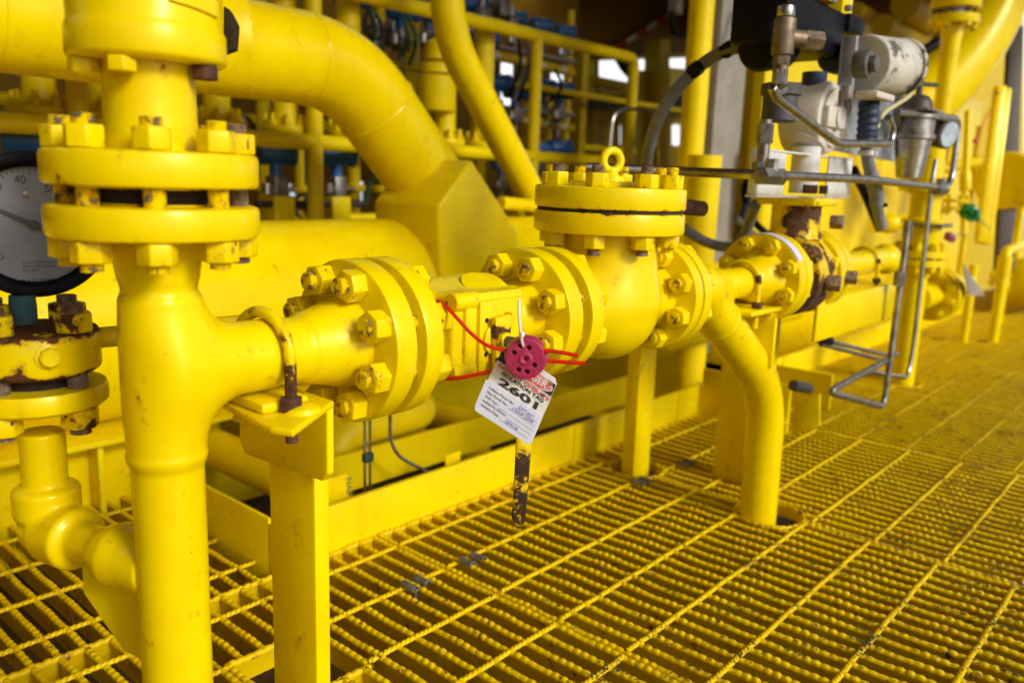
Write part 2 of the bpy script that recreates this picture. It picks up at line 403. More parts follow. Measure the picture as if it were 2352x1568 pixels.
def zrow(x, y, py):                      # height on the vertical line (x,y) seen at picture row py
    lo, hi = -1.0, 3.0
    for _ in range(40):
        m = (lo+hi)/2
        if pj((x, y, m))[1] > py: lo = m
        else: hi = m
    return (lo+hi)/2

# ================================================================== GRATING FLOOR
def grating():
    pitch, t, H = .0413, .0110, .046
    holes = [(-.785, 1.905, .082, 'c'), (-1.0, 3.70, .075, 'c'), (-1.20, 1.94, .075, 'c'), (-1.065, .715, .082, 'r'), (-.80, .56, .07, 'c'),
             (-1.19, 4.99, .05, 'c'), (-1.0, 5.1, .05, 'c')]
    def cuts(y, x0, x1):
        iv = [(x0, x1)]
        for hx, hy, r, _ in holes:
            if abs(y-hy) < r:
                dx = math.sqrt(r*r-(y-hy)**2) if _ == 'c' else r; nv = []
                for a, b in iv:
                    if hx-dx > a: nv.append((a, min(b, hx-dx)))
                    if hx+dx < b: nv.append((max(a, hx+dx), b))
                iv = [(a, b) for a, b in nv if b-a > .004]
        return iv
    V = []; F = []; off = 0
    def bar(p0, dirv, L, z, fine=True, th=t, hh=H, seed=0):
        nonlocal off
        n = np.array([-dirv[1], dirv[0]]); tp = .0166
        st = tp/8 if fine == 2 else (tp/4 if fine else .3)
        k = max(2, int(L/st)+1); s = np.linspace(0, L, k)
        if fine:
            f = np.mod((s+seed)/tp, 1.0); am = .0031*(.72+.28*np.sin(s*71+seed*900)+.22*np.sin(s*29+seed*400))
            top = am*np.where(f < .62, np.sin(f/.62*PI/2)**1.1, np.cos((f-.62)/.38*PI/2)**.8)+.0006*np.sin(s*61+seed*9)-.0032
        else: top = np.zeros(k)
        wid = th/2*(1+(.07*np.abs(np.sin(PI*(s+seed)/tp))-.03 if fine else 0))
        prof = [(-1, -hh, 0), (-1, -.0135, 0), (-1, -.0095, 2), (-.96, -.0030, 1), (-.5, 0, 1), (.5, 0, 1), (.96, -.0030, 1), (1, -.0095, 2), (1, -.0135, 0), (1, -hh, 0)]
        P = np.zeros((k, 10, 3))
        for j, (a, b, c) in enumerate(prof):
            ww = wid if c else th*.22
            P[:, j, 0] = p0[0]+dirv[0]*s+n[0]*a*ww; P[:, j, 1] = p0[1]+dirv[1]*s+n[1]*a*ww; P[:, j, 2] = z+b+(top if c == 1 else 0)
        V.append(P.reshape(-1, 3)); i = np.arange(k-1)[:, None]*10+off; j = np.arange(9)[None]
        F.append(np.stack([i+j, i+j+1, i+10+j+1, i+10+j], -1).reshape(-1, 4)); off += k*10
    XL, XR = -1.362, .30
    seams = [-.48, .322, 1.123, 1.922, 2.72, 3.52, 4.32, 5.12, 5.92, 6.72, 7.52, 8.32, 9.12, 9.92, 10.7, 11.5, 12.3]
    for a, b in zip(seams[:-1], seams[1:]):
        n = round((b-a-.016)/pitch); dz = rnd.uniform(-.0015, .0015)
        for i in range(n+1):
            y = a+.008+(b-a-.016)*i/n
            if y < -.3: continue
            xr = XR; fine = 2 if y < 2.6 else (1 if y < 9 else 0)
            xl = XL if y > .862 else -3.4
            for x0, x1 in cuts(y, xl, xr): bar((x0, y), (1, 0), x1-x0, dz, fine, seed=rnd.uniform(0, .004))
        x0 = XL
        bar((XL, max(a+.004, -.4)), (0, 1), b-max(a, -.4)-.008, dz, 2 if a < 3 else 1)
    for hx, hy, r, _ in holes:
        if _ == 'r':
            bar((hx-r-.004, hy-r), (1, 0), 2*r+.008, .0, 2, seed=.3); bar((hx-r-.004, hy+r), (1, 0), 2*r+.008, .0, 2, seed=.7)
            bar((hx-r, hy-r), (0, 1), 2*r, .0, 2, seed=.1); bar((hx+r, hy-r), (0, 1), 2*r, .0, 2, seed=.9)
    for hx, hy, r, _ in [h for h in holes if h[3] == 'c']:                     # round banding at the cut-outs
        k = 28
        for i in range(k):
            a0, a1 = 2*PI*i/k, 2*PI*(i+1)/k
            p = (hx+(r+.003)*math.cos(a0), hy+(r+.003)*math.sin(a0)); q = (hx+(r+.003)*math.cos(a1), hy+(r+.003)*math.sin(a1))
            L = math.hypot(q[0]-p[0], q[1]-p[1]); bar(p, ((q[0]-p[0])/L, (q[1]-p[1])/L), L*1.03, .0015, 2, .006, .03, seed=i*.3)
    V_ = np.concatenate(V); F_ = np.concatenate(F)
    # twisted cross rods
    v2 = []; f2 = []; o2 = len(V_)
    def rod(x, y0, y1, z, r=.0056):
        nonlocal o2
        st = .006 if y1 < 3.2 else .02; k = max(2, int((y1-y0)/st)); ys = np.linspace(y0, y1, k); ph = ys*150+x*40
        P = np.zeros((k, 8, 3))
        for j in range(8):
            rr = r*(1.0 if j % 2 else .80); a = ph+j*PI/4
            P[:, j, 0] = x+rr*np.cos(a)+.0008*np.sin(ys*37+x*9); P[:, j, 1] = ys; P[:, j, 2] = z+rr*np.sin(a)*.9
        v2.append(P.reshape(-1, 3)); i = np.arange(k-1)[:, None]*8+o2; j = np.arange(8)[None]; jn = (j+1) % 8
        f2.append(np.stack([i+j, i+jn, i+8+jn, i+8+j], -1).reshape(-1, 4)); o2 += k*8
    shift = {0: -.006, 1: .004, 2: 0.0, 3: .008, 4: -.004}
    for n_, (a, b) in enumerate(zip(seams[:-1], seams[1:])):
        for k in range(-2, 22):
            x = -.247-.1493*k+shift.get(n_ % 5, 0)
            if x < XL and a > .3: 
                if a > .8: continue
            lo_, hi_ = max(a+.008, -.35), b-.008
            if x < XL: hi_ = min(hi_, .862)
            if hi_-lo_ < .02: continue
            segs = [(lo_, hi_)]
            for hx, hy, r, _ in holes:
                if abs(x-hx) < r:
                    dy = math.sqrt(r*r-(x-hx)**2) if _ == 'c' else r; nv = []
                    for p, q in segs:
                        if hy-dy > p: nv.append((p, min(q, hy-dy)))
                        if hy+dy < q: nv.append((max(p, hy+dy), q))
                    segs = [(p, q) for p, q in nv if q-p > .01]
            for p, q in segs: rod(x, p, q, -.0030)
    Vv = np.concatenate([V_]+v2); Ff = np.concatenate([F_]+f2)
    me = bpy.data.meshes.new('floor'); me.vertices.add(len(Vv)); me.vertices.foreach_set('co', Vv.ravel())
    me.loops.add(Ff.size); me.loops.foreach_set('vertex_index', Ff.ravel().astype(np.int32))
    me.polygons.add(len(Ff)); me.polygons.foreach_set('loop_start', np.arange(0, Ff.size, 4, dtype=np.int32))
    me.update(calc_edges=True); me.materials.append(YG); me.shade_smooth(); me.set_sharp_from_angle(angle=R(60))
    o = link('floor', me); o['kind'] = 'structure'
    print('grating verts', len(Vv))
grating()
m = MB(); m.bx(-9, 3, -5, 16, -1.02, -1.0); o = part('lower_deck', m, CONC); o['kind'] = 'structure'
m = MB(); m.bx(.31, 2.6, -4.2, 13, -.03, -.004); m.bx(-4.2, .30, -4.2, -.36, -.03, -.004); o = part('underfloor_light_block', m, YD); o['kind'] = 'structure'  # added unseen plates, keep daylight from getting underneath the grating
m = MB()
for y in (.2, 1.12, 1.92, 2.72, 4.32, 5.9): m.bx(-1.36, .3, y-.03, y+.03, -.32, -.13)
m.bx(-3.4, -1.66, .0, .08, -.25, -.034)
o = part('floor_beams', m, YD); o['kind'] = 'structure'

# ---- grating saddle clips
def clip():
    m = MB()
    for s in (-1, 1):
        pr = []
        for i in range(9):
            a = PI*i/8; pr.append((math.cos(a)*.0095, math.sin(a)*.011))
        pts = [Vector((-.019, s*.0167+c, z-.002)) for c, z in pr]+[Vector((-.019, s*.0167+c*.72, z*.72-.002)) for c, z in reversed(pr)]
        m.prism(pts, (.038, 0, 0), .0008, 1)
    return m
cm = MB(); cm.box((0, 0, -.012), (.016, .022, .003), None, .001); cm.cyl((0, 0, -.04), (0, 0, -.004), .0045, 10); 
cn = MB(); cn.lathe([(.009, 0), (.009, .005), (.0075, .006)], (0, 0, -.0105), (0, 0, 1), 6)
cpos = [((955, 1345), 'grey metal clip on the grating nearest the front post'),
        ((1085, 1290), 'brown grey saddle clip on the grating just past the panel joint'),
        ((1475, 1110), 'small grey and yellow saddle clip at the foot of the middle square post'),
        ((1577, 1067), 'small half painted saddle clip on the grating just behind the middle square post'),
        ((1716, 995), 'tiny grey saddle clip on the grating behind the sloping pipe leg')]
cl0 = None
for i, (p, lab) in enumerate(cpos):
    q = at(*p, 2, 0); mats = GALV if i < 2 else YR
    t = thing('grating_clip', lab, 'grating clip', (0, 0, 0), 'saddle clips holding the grating')
    if cl0 is None: cl0 = (clip().mesh('saddle', GALV), cm.mesh('strap', GALV), cn.mesh('bolt', STUD))
    WM[t] = Matrix.Translation((q.x, q.y, .004)); t.matrix_basis = WM[t]
    for nm_, me in zip(('saddle', 'strap', 'bolt'), cl0): link(nm_, me, t, WM[t])

# ================================================================== COLUMN TEE SPOOL
XC, YC, ZR = -.80, .383, .597
t1 = thing('tee_pipe', 'thick yellow vertical pipe with side branch, nearest the camera, below the bolted flange pair', 'pipe', (XC, YC, 0))
def f_tee(P):
    col = sdcap(P, (XC, YC, -.6), (XC, YC, .735), .0358, rr=.001)
    brl = sdcap(P, (XC, YC, .500), (XC, YC, .672), .0380, rr=.004)
    brn = sdcap(P, (XC, YC, ZR), (XC, .505, ZR), .0392, rr=.003)
    br2 = sdcap(P, (XC, YC, ZR), (XC, .63, ZR), .0375, rr=.001)
    d = smin(smin(col, brl, .008), smin(brn, br2, .004), .052)
    hub = sdcap(P, (XC, .548, ZR), (XC, .614, ZR), .040, .060, .002); d = smin(d, hub, .012)
    hub2 = sdcap(P, (XC, YC, .738), (XC, YC, .690), .047, .0355, .002); d = smin(d, hub2, .012)
    for z, b in ((.508, .0016),): d = smin(d, np.hypot(np.hypot(P[..., 0]-XC, P[..., 1]-YC)-.0358, P[..., 2]-z)-.0036, .004)
    return d
cast('pipe', f_tee, (XC-.068, YC-.065, .44), (XC+.068, .622, .742), .0021, Y, t1)
m = MB(); m.cyl((XC, YC, -.6), (XC, YC, .445), .0358, 48); part('lower_pipe', m, Y, t1)
def disc(c, ax, r, h, rf=.062, hf=.002, b=.004, up=True):
    m = MB(); m.lathe([(.0, 0), (r-b, 0), (r-b*.3, b*.3), (r, b), (r, h-b), (r-b*.3, h-b*.3), (r-b, h), (rf, h), (rf, h+hf), (0, h+hf)], c, ax, 72); return m
fl = part('flange', disc((XC, YC, .731), (0, 0, 1), .0975, .031, b=.0055), YC_, t1)
fa = part('flange', disc((XC, .640, ZR), (0, -1, 0), .100, .032, .0, .0), Y, t1)
bolting(t1, (XC, YC, 0), (0, 0, 1), .0775, 8, R(-25.6), .731, .8125, .031, .0200, .0102, nm=YN, sm=STUDY, jitter=.25)
# dome hub and small bore line to the left
hubc = dp(262, 1268, .915)
t1g = MB()
gp = [dp(x, y, .945) for x, y in ((186, 1285), (192, 1362), (283, 1493), (335, 1520), (345, 1290))]
t1g.prism(gp, Vector(fwd)*.006, .0015); part('gusset_plate', t1g, Y, t1)
GX, GY = -1.010, .336
ze = zrow(GX, GY, 1175)
def f_small(P):
    e = (GX+.012, GY, ze-.012)
    d = sdcap(P, (GX, GY, ze+.10), (GX, GY, ze), .0245, rr=.002)
    d = smin(d, sdcap(P, (GX, GY, ze+.034), (GX, GY, ze-.004), .0365, rr=.007), .007)
    d = smin(d, sdsph(P, (GX, GY, ze-.018), .0335), .008)
    h = np.array(hubc); dr = h-np.array((GX, GY, ze-.022)); L = np.linalg.norm(dr); dr /= L
    o_ = np.array((GX, GY, ze-.022))
    d = smin(d, sdcap(P, o_+dr*.008, o_+dr*.062, .0360, rr=.007), .006)
    d = smin(d, sdcap(P, o_, o_+dr*L, .0222, rr=.002), .012)
    cc = np.array((XC, YC, h[2])); h2 = h+(cc-h)*.1
    d = smin(d, sdsph(P, h2, .034), .010)
    d = smin(d, sdcap(P, h2, h2+(cc-h2)*.75, .0335, .0335, .004), .01)
    return d
lo = np.minimum(np.array(hubc), (GX, GY, ze))-.075; hi = np.maximum(np.maximum(np.array(hubc), (GX, GY, ze+.03))+.08, (XC+.05, YC+.05, -9))
sm_ = cast('socket_elbow_pipe', f_small, lo, hi, .0023, Y, None)
tag(sm_, 'small yellow socket elbow pipe from gauge stand to thick vertical pipe', 'pipe')

# ================================================================== UPPER SPOOL + DRUM
t2 = thing('flanged_pipe', 'yellow upright pipe bolted above the tee pipe, carrying a wide drum', 'pipe', (XC, YC, .78))
zu = .779
part('flange', disc((XC, YC, zu+.033), (0, 0, -1), .0975, .033, b=.0055), YC_, t2)
m = MB(); m.lathe([(.046, 0), (.0422, .02), (.0415, .05), (.0422, .075), (.045, .09)], (XC, YC, .811), (0, 0, 1), 56); part('pipe', m, Y, t2)
zd = .892
m = MB(); m.lathe([(.0, 0), (.065, 0), (.0695, .003), (.0705, .006), (.0705, .028), (.069, .031), (.068, .034), (.068, .34), (0, .34)], (XC, YC, zd), (0, 0, 1), 72); part('drum', m, Y, t2)
m = MB()                                          # raised plate welded on the drum
a0 = math.atan2(-YC, -XC)
V0 = []; F0 = []
k = 12
for i in range(k+1):
    for z, rr in ((zd+.048, .0681), (zd+.0485, .0712), (zd+.118, .0712), (zd+.119, .0681)):
        a = a0+R(16)+R(44)*i/k; V0.append((XC+rr*math.cos(a), YC+rr*math.sin(a), z-.006*i/k))
for i in range(k):
    for j in range(3): F0.append((i*4+j, i*4+j+1, i*4+j+5, i*4+j+4))
F0.append((0, 3, 2, 1)); F0.append((k*4, k*4+1, k*4+2, k*4+3)); m.add(V0, F0)
part('nameplate', m, Y, t2)
for i, px in enumerate((190, 277, 470)):
    best = min([(abs(pj((XC+.056*math.cos(a), YC+.056*math.sin(a), zd))[0]-px), a) for a in np.linspace(a0-PI/2, a0+PI/2, 200)])[1]
    link('bolt_head', nut_mesh(.0235 if i < 2 else .022, .013, [YN, YN, RUST][i]), t2, zto((0, 0, -1), (XC+.056*math.cos(best), YC+.056*math.sin(best), zd), .3*i))
m = MB(); p = dp(519, 18, .86); q = dp(519, 118, .86); off = Vector(fwd)*.01
m.prism([dp(512, 12, .86), dp(528, 22, .86), dp(545, 55, .86), dp(541, 112, .86), dp(512, 122, .86)], off, .002); part('corroded_lug', m, paint('corroded_yellow', rust=.75, rscale=20, under=(.03, .015, .012)), t2)
m = MB(); m.lathe([(.045, -.0005), (.058, 0), (.0585, .004), (.0565, .008), (.058, .0135), (.045, .014)], (XC, YC, .7645), (0, 0, 1), 48)
part('gasket', m, DKR, t2)

# ================================================================== GAUGE STAND
t3 = thing('flanged_seal', 'rust streaked yellow round block bolted on a flange under the pressure gauge', 'valve', (GX, GY, ze+.06))
fx, fy = GX+.064, GY-.021
zb1, zb0 = zrow(fx, fy, 777), zrow(fx, fy, 880)
zf1, zf0 = zrow(fx, fy, 912), zrow(fx, fy, 962)
m = MB(); m.lathe([(0, 0), (.062, 0), (.066, .003), (.068, .007), (.068, zb1-zb0-.006), (.065, zb1-zb0-.001), (.06, zb1-zb0), (0, zb1-zb0)], (GX, GY, zb0), (0, 0, 1), 64)
part('block', m, paint('block_enamel', rust=.25, rscale=22, band=(zb1, zb0), bandw=.011, dirt=.1), t3)
m = MB(); m.lathe([(0, 0), (.04, 0), (.04, zb0-zf1), (0, zb0-zf1)], (GX, GY, zf1), (0, 0, 1), 40); part('gasket', m, DKR, t3)
m = MB(); m.lathe([(0, 0), (.068, 0), (.073, .004), (.0735, .008), (.0735, zf1-zf0-.005), (.071, zf1-zf0), (0, zf1-zf0)], (GX, GY, zf0), (0, 0, 1), 64); part('flange', m, paint('flange_dusty', dirt=.2, rust=.1), t3)
ca = math.atan2(-GY, -GX)
bolting(t3, (GX, GY, 0), (0, 0, 1), .0535, 4, ca+R(47), zf0, zb1, .036, .0215, .0115, nm=paint('nut_corroded', rust=.40, rscale=42), sm=STUD)
m = MB(); pc = dp(116, 822, .885); pa = (Vector((pc.x-GX, pc.y-GY, 0))).normalized(); m.lathe([(.0145, -.01), (.0148, .001), (.011, .002), (.0108, .008), (.009, .0095), (0, .0095)], Vector((GX, GY, pc.z))+pa*.068, pa, 8); part('plug', m, [YR], t3)
m = MB(); m.cyl((GX, GY, zrow(GX, GY+.09, 768)), (GX+.03, GY+.24, zrow(GX+.03, GY+.2, 752)), .0125, 20); part('side_pipe', m, YD, t3)

gc = dp(80, 517, .95); ga = math.atan2(-gc.y, -gc.x)+R(9)
gn = Vector((math.cos(ga), math.sin(ga), .02)).normalized(); gu = Vector((0, 0, 1)).cross(gn).normalized(); gv = gn.cross(gu)
t4 = thing('pressure_gauge', 'round black rimmed pressure gauge with grey dial at the left edge', 'gauge', gc-gv*.1)
m = MB(); m.lathe([(.060, -.05), (.074, -.046), (.078, -.03), (.079, -.012)], gc, gn, 64); part('case', m, plain('case_label', (.55, .55, .55), .4, .2, .15), t4)
m = MB(); m.lathe([(.076, -.030), (.082, -.028), (.0835, -.016), (.0835, -.002), (.081, .003), (.075, .0045), (.0695, .003), (.066, -.001), (.066, -.010)], gc, gn, 72); part('bezel', m, BLACK, t4)
m = MB(); m.lathe([(0, -.008), (.067, -.008), (.067, -.0095), (0, -.0095)], gc, gn, 64); dial = part('dial', m, DIAL, t4)
m = MB(); O = gc-gn*.0078
def gtext(s, size, px, py, align='CENTER', **k):
    c = O+gu*((px-87)/1899*.95)+gv*((517-py)/1899*.95-size*.36)
    m.add(*text_mb(s, size, c, gu, gv, .0002, align=align, **k))
gtext('40', .0125, 67, 414); gtext('30', .0125, 18, 432); gtext('50', .0125, 126, 434); gtext('60', .0125, 168, 480); gtext('20', .0125, -15, 480); gtext('10', .0125, -22, 545)
gtext('0', .0115, 17, 588); gtext('Monel K500 tube', .0046, 57, 603, 'LEFT'); gtext('Monel 400 socket', .0046, 57, 612, 'LEFT'); gtext('Bourdon', .0046, 58, 621, 'LEFT')
gtext('ASHCROFT', .0092, 62, 649, 'LEFT', bold=.0002)
m.lathe([(.0026, 0), (.0034, 0), (.0034, .0001), (.0026, .0001)], O+gu*((56-87)/1999)+gv*((517-649)/1999), gn, 20)
for i in range(51):
    a = R(225-270*i/50); L = .006 if i % 5 == 0 else .0034; r0 = .0635
    d = gu*math.cos(a)+gv*math.sin(a); q = gn.cross(d)*(.0004 if i % 5 else .0006)
    m.add([O+d*r0+q+gn*.0002, O+d*r0-q+gn*.0002, O+d*(r0-L)-q+gn*.0002, O+d*(r0-L)+q+gn*.0002], [(0, 1, 2, 3)])
part('markings', m, INKK, dial)
m = MB(); a = math.atan2(517-462, -20-87); d = gu*math.cos(a)+gv*math.sin(a); q = gn.cross(d); oo = gc-gn*.005
m.prism([oo-d*.012+q*.0032, oo+d*.008+q*.0028, oo+d*.058+q*.0005, oo+d*.058-q*.0005, oo+d*.008-q*.0028, oo-d*.012-q*.0032], gn*.001)
m.cyl(oo-gn*.001, oo+gn*.003, .0055, 20); part('needle', m, plain('needle', (.06, .06, .07), .4), t4)
m = MB(); m.cyl(O+gu*(-10/1999)+gv*(69/1999), O+gu*(-10/1999)+gv*(69/1999)+gn*.0016, .004, 16, b=.0006); part('screw', m, STEELD, dial)
sp = dp(52, 700, .955)
m = MB(); m.lathe([(.0125, 0), (.0142, .002), (.0145, .024), (.0135, .036)], (sp.x, sp.y, zrow(sp.x, sp.y, 748)), (0, 0, 1), 24); part('stem', m, VERD, t4)

# ================================================================== SUPPORT POST, BRACKET, U-BOLT
t5 = thing('support_bracket', 'yellow angle bracket holding the branch pipe on the front post', 'bracket', (-.8, .52, .55))
zt = .540
yh = .553; hx0, hx1 = at(550, 1020, 1, yh).x, at(752, 1040, 1, yh).x; hy1 = yh+.0105
c1, c2, c3, c4 = at(648, 992, 2, zt), at(779, 944, 2, zt), at(470, 897, 2, zt), at(600, 975, 2, zt)
m = MB(); m.prism([(x, y, zt) for x, y in ((c1.x+.002, c1.y+.012), (hx1, hy1), (hx0-.03, hy1), (c3.x-.03, c3.y), (c1.x-.022, c1.y))], (0, 0, -.0085), .003, 3); part('top_plate', m, paint('bracket_top', rust=.16, rscale=20), t5)
zb = zrow(hx1, yh, 1112); zc = zrow(hx0, yh, 1035)
m = MB(); m.prism([(x, hy1, z) for x, z in ((hx1, .5385), (hx1, zb+.012), (hx1-.012, zb), (hx0+.012, zc-.002), (hx0, zc+.012), (hx0, .5385))], (0, -(hy1-yh), 0), .003, 3); part('hanging_plate', m, paint('bracket_face', rust=.10), t5)
m = MB(); m.lathe([(0, 0), (.022, 0), (.020, .005), (.012, .008), (0, .009)], (XC+.052, .512, zt), (0, 0, 1), 26); part('weld_pad', m, YR, t5)
m = MB(); m.box((XC, .50, zt+.006), (.08, .06, .012), None, .004); part('pipe_pad', m, Y, t5)
px0, px1 = at(621, 1300, 1, hy1+.001).x, at(724, 1300, 1, hy1+.001).x; py1 = at(760, 1300, 0, px1).y
m = MB(); m.bx(px0, px1, hy1+.001, py1, -.5, .50, .005); o = solo('support_post', m, paint('post_enamel', rust=.13, rscale=20), 'wide flat yellow post at front under the pipe bracket, rusty at its foot', 'post')
t6 = thing('u_bolt', 'bent yellow u bolt with rusty nut over the branch pipe', 'u bolt', (-.8, .495, .54))
m = MB(); up = []
yb = .497; rb = .0475
for i in range(23):
    a = PI*i/22; up.append((XC+rb*math.cos(a), yb+.004*math.cos(a), ZR+rb*math.sin(a)))
pts = [(XC+rb, yb+.004, .510)]+up+[(XC-rb, yb-.004, .51)]
m.tube(pts, .0066, 14); part('rod', m, paint('ubolt_enamel', rust=.36, rscale=40, band=(.567,), bandw=.034, dirt=.2), t6)
link('nut', nut_mesh(.023, .015, RUST), t6, zto((0, 0, 1), (XC+rb, yb+.004, .541), .4)); link('nut', nut_mesh(.023, .015, RUST), t6, zto((0, 0, 1), (XC-rb, yb-.004, .541), .4))
m = MB(); m.cyl((XC+rb, yb+.004, .505), (XC+rb, yb+.004, .548), .0070, 12); part('threaded_end', m, RUST, t6)

# ================================================================== BALL VALVE
t7 = thing('ball_valve', 'yellow manual ball valve between two bolted flanges, behind the magenta seal and tag', 'valve', (XC, .80, ZR))
part('flange', disc((XC, .654, ZR), (0, 1, 0), .100, .029, .0, .0), Y, t7)
part('flange', disc((XC, .930, ZR), (0, 1, 0), .100, .034, .055, .004), Y, t7)
bolting(t7, (XC, 0, ZR), (0, 1, 0), .0785, 8, R(22.5), .608, .683, .0345, .022, .0108, nm=YN, sm=STUDY, jitter=.35)
def f_ball(P):
    d = sdcap(P, (XC, .67, ZR), (XC, .94, ZR), .042, rr=.002)
    d = smin(d, sdcap(P, (XC, .703, ZR), (XC, .862, ZR), .0690, rr=.006), .008)
    d = smin(d, sdcap(P, (XC, .94, ZR), (XC, .895, ZR), .058, .045, .002), .01)
    d = smin(d, sdcap(P, (XC, .67, ZR), (XC, .70, ZR), .060, .046, .002), .008)
    d = smin(d, sdbox(P, (XC+.043, .772, ZR+.002), (.043, .064, .056), .007), .012)
    return d
cast('body', f_ball, (XC-.07, .668, ZR-.07), (XC+.086, .945, ZR+.07), .0022, Y, t7)
m = MB(); m.box((XC+.086, .778, ZR+.004), (.012, .104, .110), None, .003); m.box((XC+.094, .786, ZR+.002), (.008, .082, .094), None, .002); part('bonnet_plate', m, YR, t7)
for dz in (-.02, .024):
    m = MB(); m.cyl((XC+.0975, .757, ZR+dz), (XC+.0987, .757, ZR+dz), .0033, 12); part('screw_hole', m, DKR, t7)
for z in (ZR+.049, ZR-.040):
    m = MB(); m.lathe([(0, 0), (.010, 0), (.0118, .002), (.012, .02), (.012, .04)], (XC+.083, .708, z), (0, 1, 0), 18); part('body_bolt', m, Y, t7)
m = MB(); m.lathe([(0, 0), (.0265, .0), (.027, .001), (.027, .003), (0, .0035)], (XC+.045, .80, ZR+.0605), (.42, -.15, 1), 40); part('round_cap', m, YR, t7)
sx, sy, sz = XC+.098, .771, ZR-.001
m = MB(); m.lathe([(.0, 0), (.0205, 0), (.0205, .004), (.019, .005), (0, .005)], (sx, sy, sz), (1, 0, 0), 32); part('stem_washer', m, YR, t7)
m = MB(); m.prism([Vector((sx+.0145, sy+a, sz+b)) for a, b in ((-.013, .030), (.016, .032), (.020, .026), (.015, -.01), (.012, -.045), (-.008, -.045), (-.010, -.008))], (-.009, 0, 0), .0025)
m.box((sx+.005, sy+.022, sz+.028), (.016, .006, .010), None, .001)
lever = part('handle_head', m, YRR, t7)
link('nut', nut_mesh(.020, .009, paint('stem_nut', rust=.36, rscale=50)), t7, zto((1, 0, 0), (sx+.0145, sy, sz), .2))
link('stem', stud_mesh(.027, .0072, GALV), t7, zto((1, 0, 0), (sx+.012, sy, sz)))
m = MB()
L_ = [(1136, 822), (1150, 870), (1172, 950), (1185, 1010), (1183, 1060), (1180, 1110), (1178, 1150), (1175, 1188), (1180, 1203), (1191, 1211)]
R_ = [(1203, 1206), (1207, 1192), (1211, 1150), (1214, 1110), (1218, 1060), (1221, 1012), (1208, 950), (1188, 875), (1168, 815)]
m.prism([dp(x, y, 1.045) for x, y in L_+R_], Vector(fwd)*.007, .0028, 3); part('lever_handle', m, YP, t7, 'lever handle with most of its yellow paint peeled to dark brown metal')

# ================================================================== SEAL, WIRE, TAG
t8 = thing('security_seal', 'magenta round plastic seal with red wire hanging from the ball valve handle', 'seal', dp(1210, 817, .985))
sc_ = dp(1207, 823, .975); vn = (Vector(-fwd)+Vector(rgt)*(-.10)+Vector(upv)*(-.22)).normalized()
su = Vector(upv).cross(vn).normalized(); sv = vn.cross(su); NA, UA, VA = np.array(vn), np.array(su), np.array(sv)
def f_seal(P):
    q = P-np.array(sc_); h = q@NA; a = q@UA; b = q@VA
    rad = np.hypot(a, b)
    d = smax(rad-.0245-.002*np.clip(-h/.012, 0, 1), np.abs(h+.005)-.0075, .002)
    ring_ = np.maximum(np.abs(rad-.0065)-.0012, -h+.0012); d = smin(d, np.maximum(np.abs(rad-.0058)-.0016, np.abs(h-.002)-.0018), .0015)
    for k, (x, y) in enumerate(((-.0133, .0075), (-.0055, .0155), (.0045, .0135), (.0105, -.0075), (.0015, -.0155), (-.0085, -.0130))):
        d = np.maximum(d, -np.maximum(np.hypot(a-x, b-y)-.0029, -h-.006+.000))
    d = np.maximum(d, -np.maximum(np.hypot(a, b)-.0022, -h-.001))
    d = np.maximum(d, -np.maximum(np.maximum(np.abs(a-.027)-.006, -(b-.004)), np.abs(b-.010)-.006)*1.0+0*d)
    return d
lo = np.array(sc_)-.036; hi = np.array(sc_)+.036
cast('disc', f_seal, lo, hi, .00075, PINK, t8)
wire = [(dp(985, 690, 1.10)), dp(1002, 689, 1.04), dp(1020, 700, 1.01), dp(1052, 733, .99), dp(1085, 768, .985), dp(1120, 793, .98), dp(1165, 806, .98)]
m = MB(); m.tube(catm(wire, 8), .0023, 10); part('wire', m, REDW, t8)
m = MB(); m.tube(catm([dp(1248, 805, .982), dp(1275, 807, .98), dp(1305, 812, .978), dp(1328, 817, .976)], 6), .0024, 10); part('wire', m, REDW, t8)
m = MB(); m.tube(catm([dp(1250, 828, .982), dp(1280, 830, .98), dp(1310, 832, .977), dp(1344, 834, .975)], 6), .0024, 10); part('wire', m, REDW, t8)
m = MB(); m.tube(catm([dp(960, 850, 1.12), dp(1012, 868, 1.05), dp(1060, 866, 1.02), dp(1110, 856, 1.01), dp(1140, 848, 1.03), dp(1175, 835, 1.03)], 6), .0027, 10); part('wire', m, REDW, t8)
t9 = thing('cable_tie', 'upright white nylon cable tie through the magenta seal', 'cable tie', dp(1197, 768, .965))
m = MB(); m.tube(catm([dp(1192, 687, .955), dp(1192, 720, .957), dp(1194, 750, .96), dp(1197, 769, .963), dp(1199, 785, .966), dp(1203, 797, .972)], 5), [.0011]+[.0017]*24+[.0015], 8); part('strap', m, NYLON, t9)
m = MB(); m.box(dp(1198, 768, .962), (.0055, .0055, .0062), None, .001); part('head', m, NYLON, t9)
tl, tU, tV = (1160, 789), (123, 84), (-70, 147)
TD = 1.000
def tp(u, v, lift=0): return dp(tl[0]+tU[0]*u+tV[0]*v, tl[1]+tU[1]*u+tV[1]*v, TD-.012*u+.0*v)-Vector(fwd)*lift
t10 = thing('isolation_tag', 'white isolation tag numbered 2601 with DANGER heading, hanging under the magenta seal', 'tag', tp(.5, .5))
m = MB(); rc = .06
outl = [(rc, 0), (1-rc, 0), (1, rc), (1.04, 1-rc), (1.04-rc, 1), (rc, 1), (0, 1-rc), (0, rc)]
m.prism([tp(u, v) for u, v in outl], Vector(fwd)*.0012, .0002, 1); card = part('card', m, CARD, t10)
m = MB(); m.prism([tp(u, v, .0016) for u, v in ((-.03, .575), (.97, .545), (1.0, .57), (1.03, .96), (1.0, 1.0), (.03, 1.03), (-.01, .98))], Vector(fwd)*.0012, .0002, 1); slip = part('paper_slip', m, CARDB, t10)
